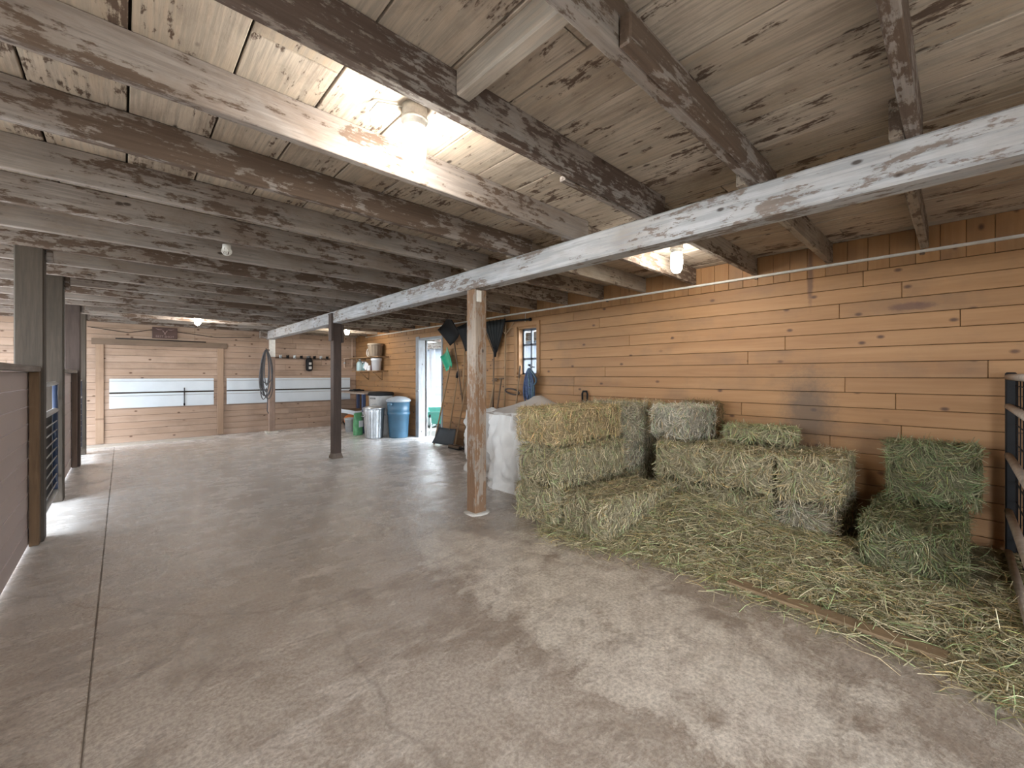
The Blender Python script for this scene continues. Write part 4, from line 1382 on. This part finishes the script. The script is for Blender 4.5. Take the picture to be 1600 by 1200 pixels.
hay_bale('upper bale at the right end of the front row', (4.45, .84, BH), (.80, .44, BH), R(1), TAN, 46)
hay_bale('pale and brown cut bale perched askew on the front row', (4.42, 2.02, 2 * BH + .01), (.56, .44, .34), R(-10), (.64, .59, .48), 51)
hay_bale('dark brown cut bale beside the perched pale one', (4.75, 1.95, 2 * BH + .01), (.16, .42, .37), R(-10), (.28, .18, .09), 52)
hay_bale('thin green flake of hay lying on the front row', (4.62, 1.33, 2 * BH + .015), (.34, .62, .15), R(6), OLIV, 53, name='hay_flake', green=.4)
hay_bale('green bale on the floor nearest the black gate', (4.28, .21, .02), (1.04, .52, .37), R(-1), GREEN, 61, green=.35)
hay_bale('short green bale standing on top of the other green bale', (4.66, .14, .40), (.30, .52, .47), R(2), GREEN, 62, green=.4)


# loose hay: low mound, then straws all over it
def edge_x(y):
    ys = [-1.2, -.2, .07, .27, .55, 1.0, 1.25, 1.45, 1.75, 2.0, 2.45, 2.7]
    xs = [2.7, 2.76, 2.9, 2.94, 2.97, 2.97, 3.02, 3.02, 2.98, 2.84, 2.82, 2.95]
    return np.interp(y, ys, xs)


def hgt(x, y):
    e = np.clip((x - edge_x(y)) / .9, 0, 1)
    h = .12 * e * e * (3 - 2 * e)
    h = h + .16 * np.exp(-(((x - 3.75) / .35) ** 2 + ((y - 1.65) / .32) ** 2))
    h = h * np.where(y > -.05, 1 - .97 * np.clip((x - 4.05) / .2, 0, 1), 1.0) * np.where(y < .5, .55, 1.0)
    h = h * np.clip((y + 1.1) / .6, 0, 1) + .004
    return h


ll = thing('loose_hay', 'loose straw spread over the floor in front of the bales', 'loose hay', (0, 0, 0))
ll['kind'] = 'stuff'
gy = np.linspace(-1.1, 2.6, 75)
gx = np.linspace(0, 1, 42)
grid = []
for yv in gy:
    e0 = float(edge_x(yv))
    row = []
    for u in gx:
        xv = e0 + .02 + u * (XR - .02 - e0 - .02)
        n_ = mnoise.noise(Vector((xv * 6, yv * 6, 0))) * .018 + mnoise.noise(Vector((xv * 17, yv * 17, 2))) * .008
        hv = float(hgt(np.array(xv), np.array(yv)))
        row.append((xv, yv, max(.002, hv + n_ * min(1, hv / .04))))
    grid.append(row)
o = MB().sheet([r_[::-1] for r_ in grid]).build('mound', M_HAYCORE, ll)
o.color = (.42, .37, .23, 1)
o['kind'] = 'stuff'
r = np.random.default_rng(99)
n = 42000
Y = r.uniform(-1.15, 2.62, n)
X = edge_x(Y) - .06 + (r.random(n) ** 1.15) * (XR - edge_x(Y))
tail = r.random(n) < .05
keep_board = ~((X < 3.06) & (Y > .02) & (Y < 1.04) & (r.random(n) < .88))
keep_dark = keep_board & ~((X > 4.0) & (Y < .0) & (Y > -.35) & (r.random(n) < .85))
X[tail] = edge_x(Y[tail]) - np.abs(r.normal(0, .10, tail.sum()))
keep = (X < XR - .05) & keep_dark
X, Y = X[keep], Y[keep]
n = len(X)
Z = hgt(X, Y) * (X > edge_x(Y)) + .006 + r.uniform(0, .02, n) * (X > edge_x(Y))
P = np.stack([X, Y, Z], 1)
D = r.normal(0, 1, (n, 3))
D[:, 2] = np.abs(r.normal(0, .16, n))
L = r.uniform(.05, .22, n)
me = straw_mesh('straw', P, np.tile(np.array([[0, 0, 1.0]]), (n, 1)), D, L, r.uniform(.0022, .0046, n), tints(n, r, .17), 77, .012, .22)
co = np.empty(len(me.vertices) * 3, np.float32)
me.vertices.foreach_get('co', co)
co = co.reshape(-1, 3)
co[:, 2] = np.maximum(co[:, 2], .003)
co[:, 0] = np.minimum(co[:, 0], XR - .01)
me.vertices.foreach_set('co', co.reshape(-1))
o = link('straw', me, ll)
o['kind'] = 'stuff'
o.color = (.60, .535, .345, 1)

fbd = MB().box((0, 0, 0), (.10, 1.02, .024), .004).build('floor_board', M_SILL, None, (2.97, .54, .016), (0, 0, R(-2)))
tag(fbd, 'flat brown board lying on the concrete along the edge of the loose hay', 'board')

# ------------------------------------------------------------------ black gate at the right
bg = thing('black_tube_gate', 'black steel tube gate with rails coloured pale as if lit at the right edge', 'gate', (4.78, -.27, 0), R(180))
for xx in (0, 1.45):
    MB().box((xx, 0, .76), (.055, .055, 1.32), .008).build('upright', M_BLACKM, bg)
M_RAIL_LIT = plain('lit_rail_tone', (.30, .25, .21), .55, var=.3)  # black rails coloured pale, standing in for light on their tops
for z in (1.385, 1.17, .81, .40, .10):
    MB().tube([(.02, -.012, z), (1.45, -.012, z)], .022, 10).build('rail', M_RAIL_LIT, bg)
for k in range(7):
    MB().tube([(.16 + .19 * k, .022, .14), (.16 + .19 * k, .022, 1.4)], .004, 5).build('mesh_wire', M_BLACKM, bg)
for k in range(9):
    MB().tube([(.03, .024, .2 + .14 * k), (1.43, .024, .2 + .14 * k)], .004, 5).build('mesh_wire', M_BLACKM, bg)
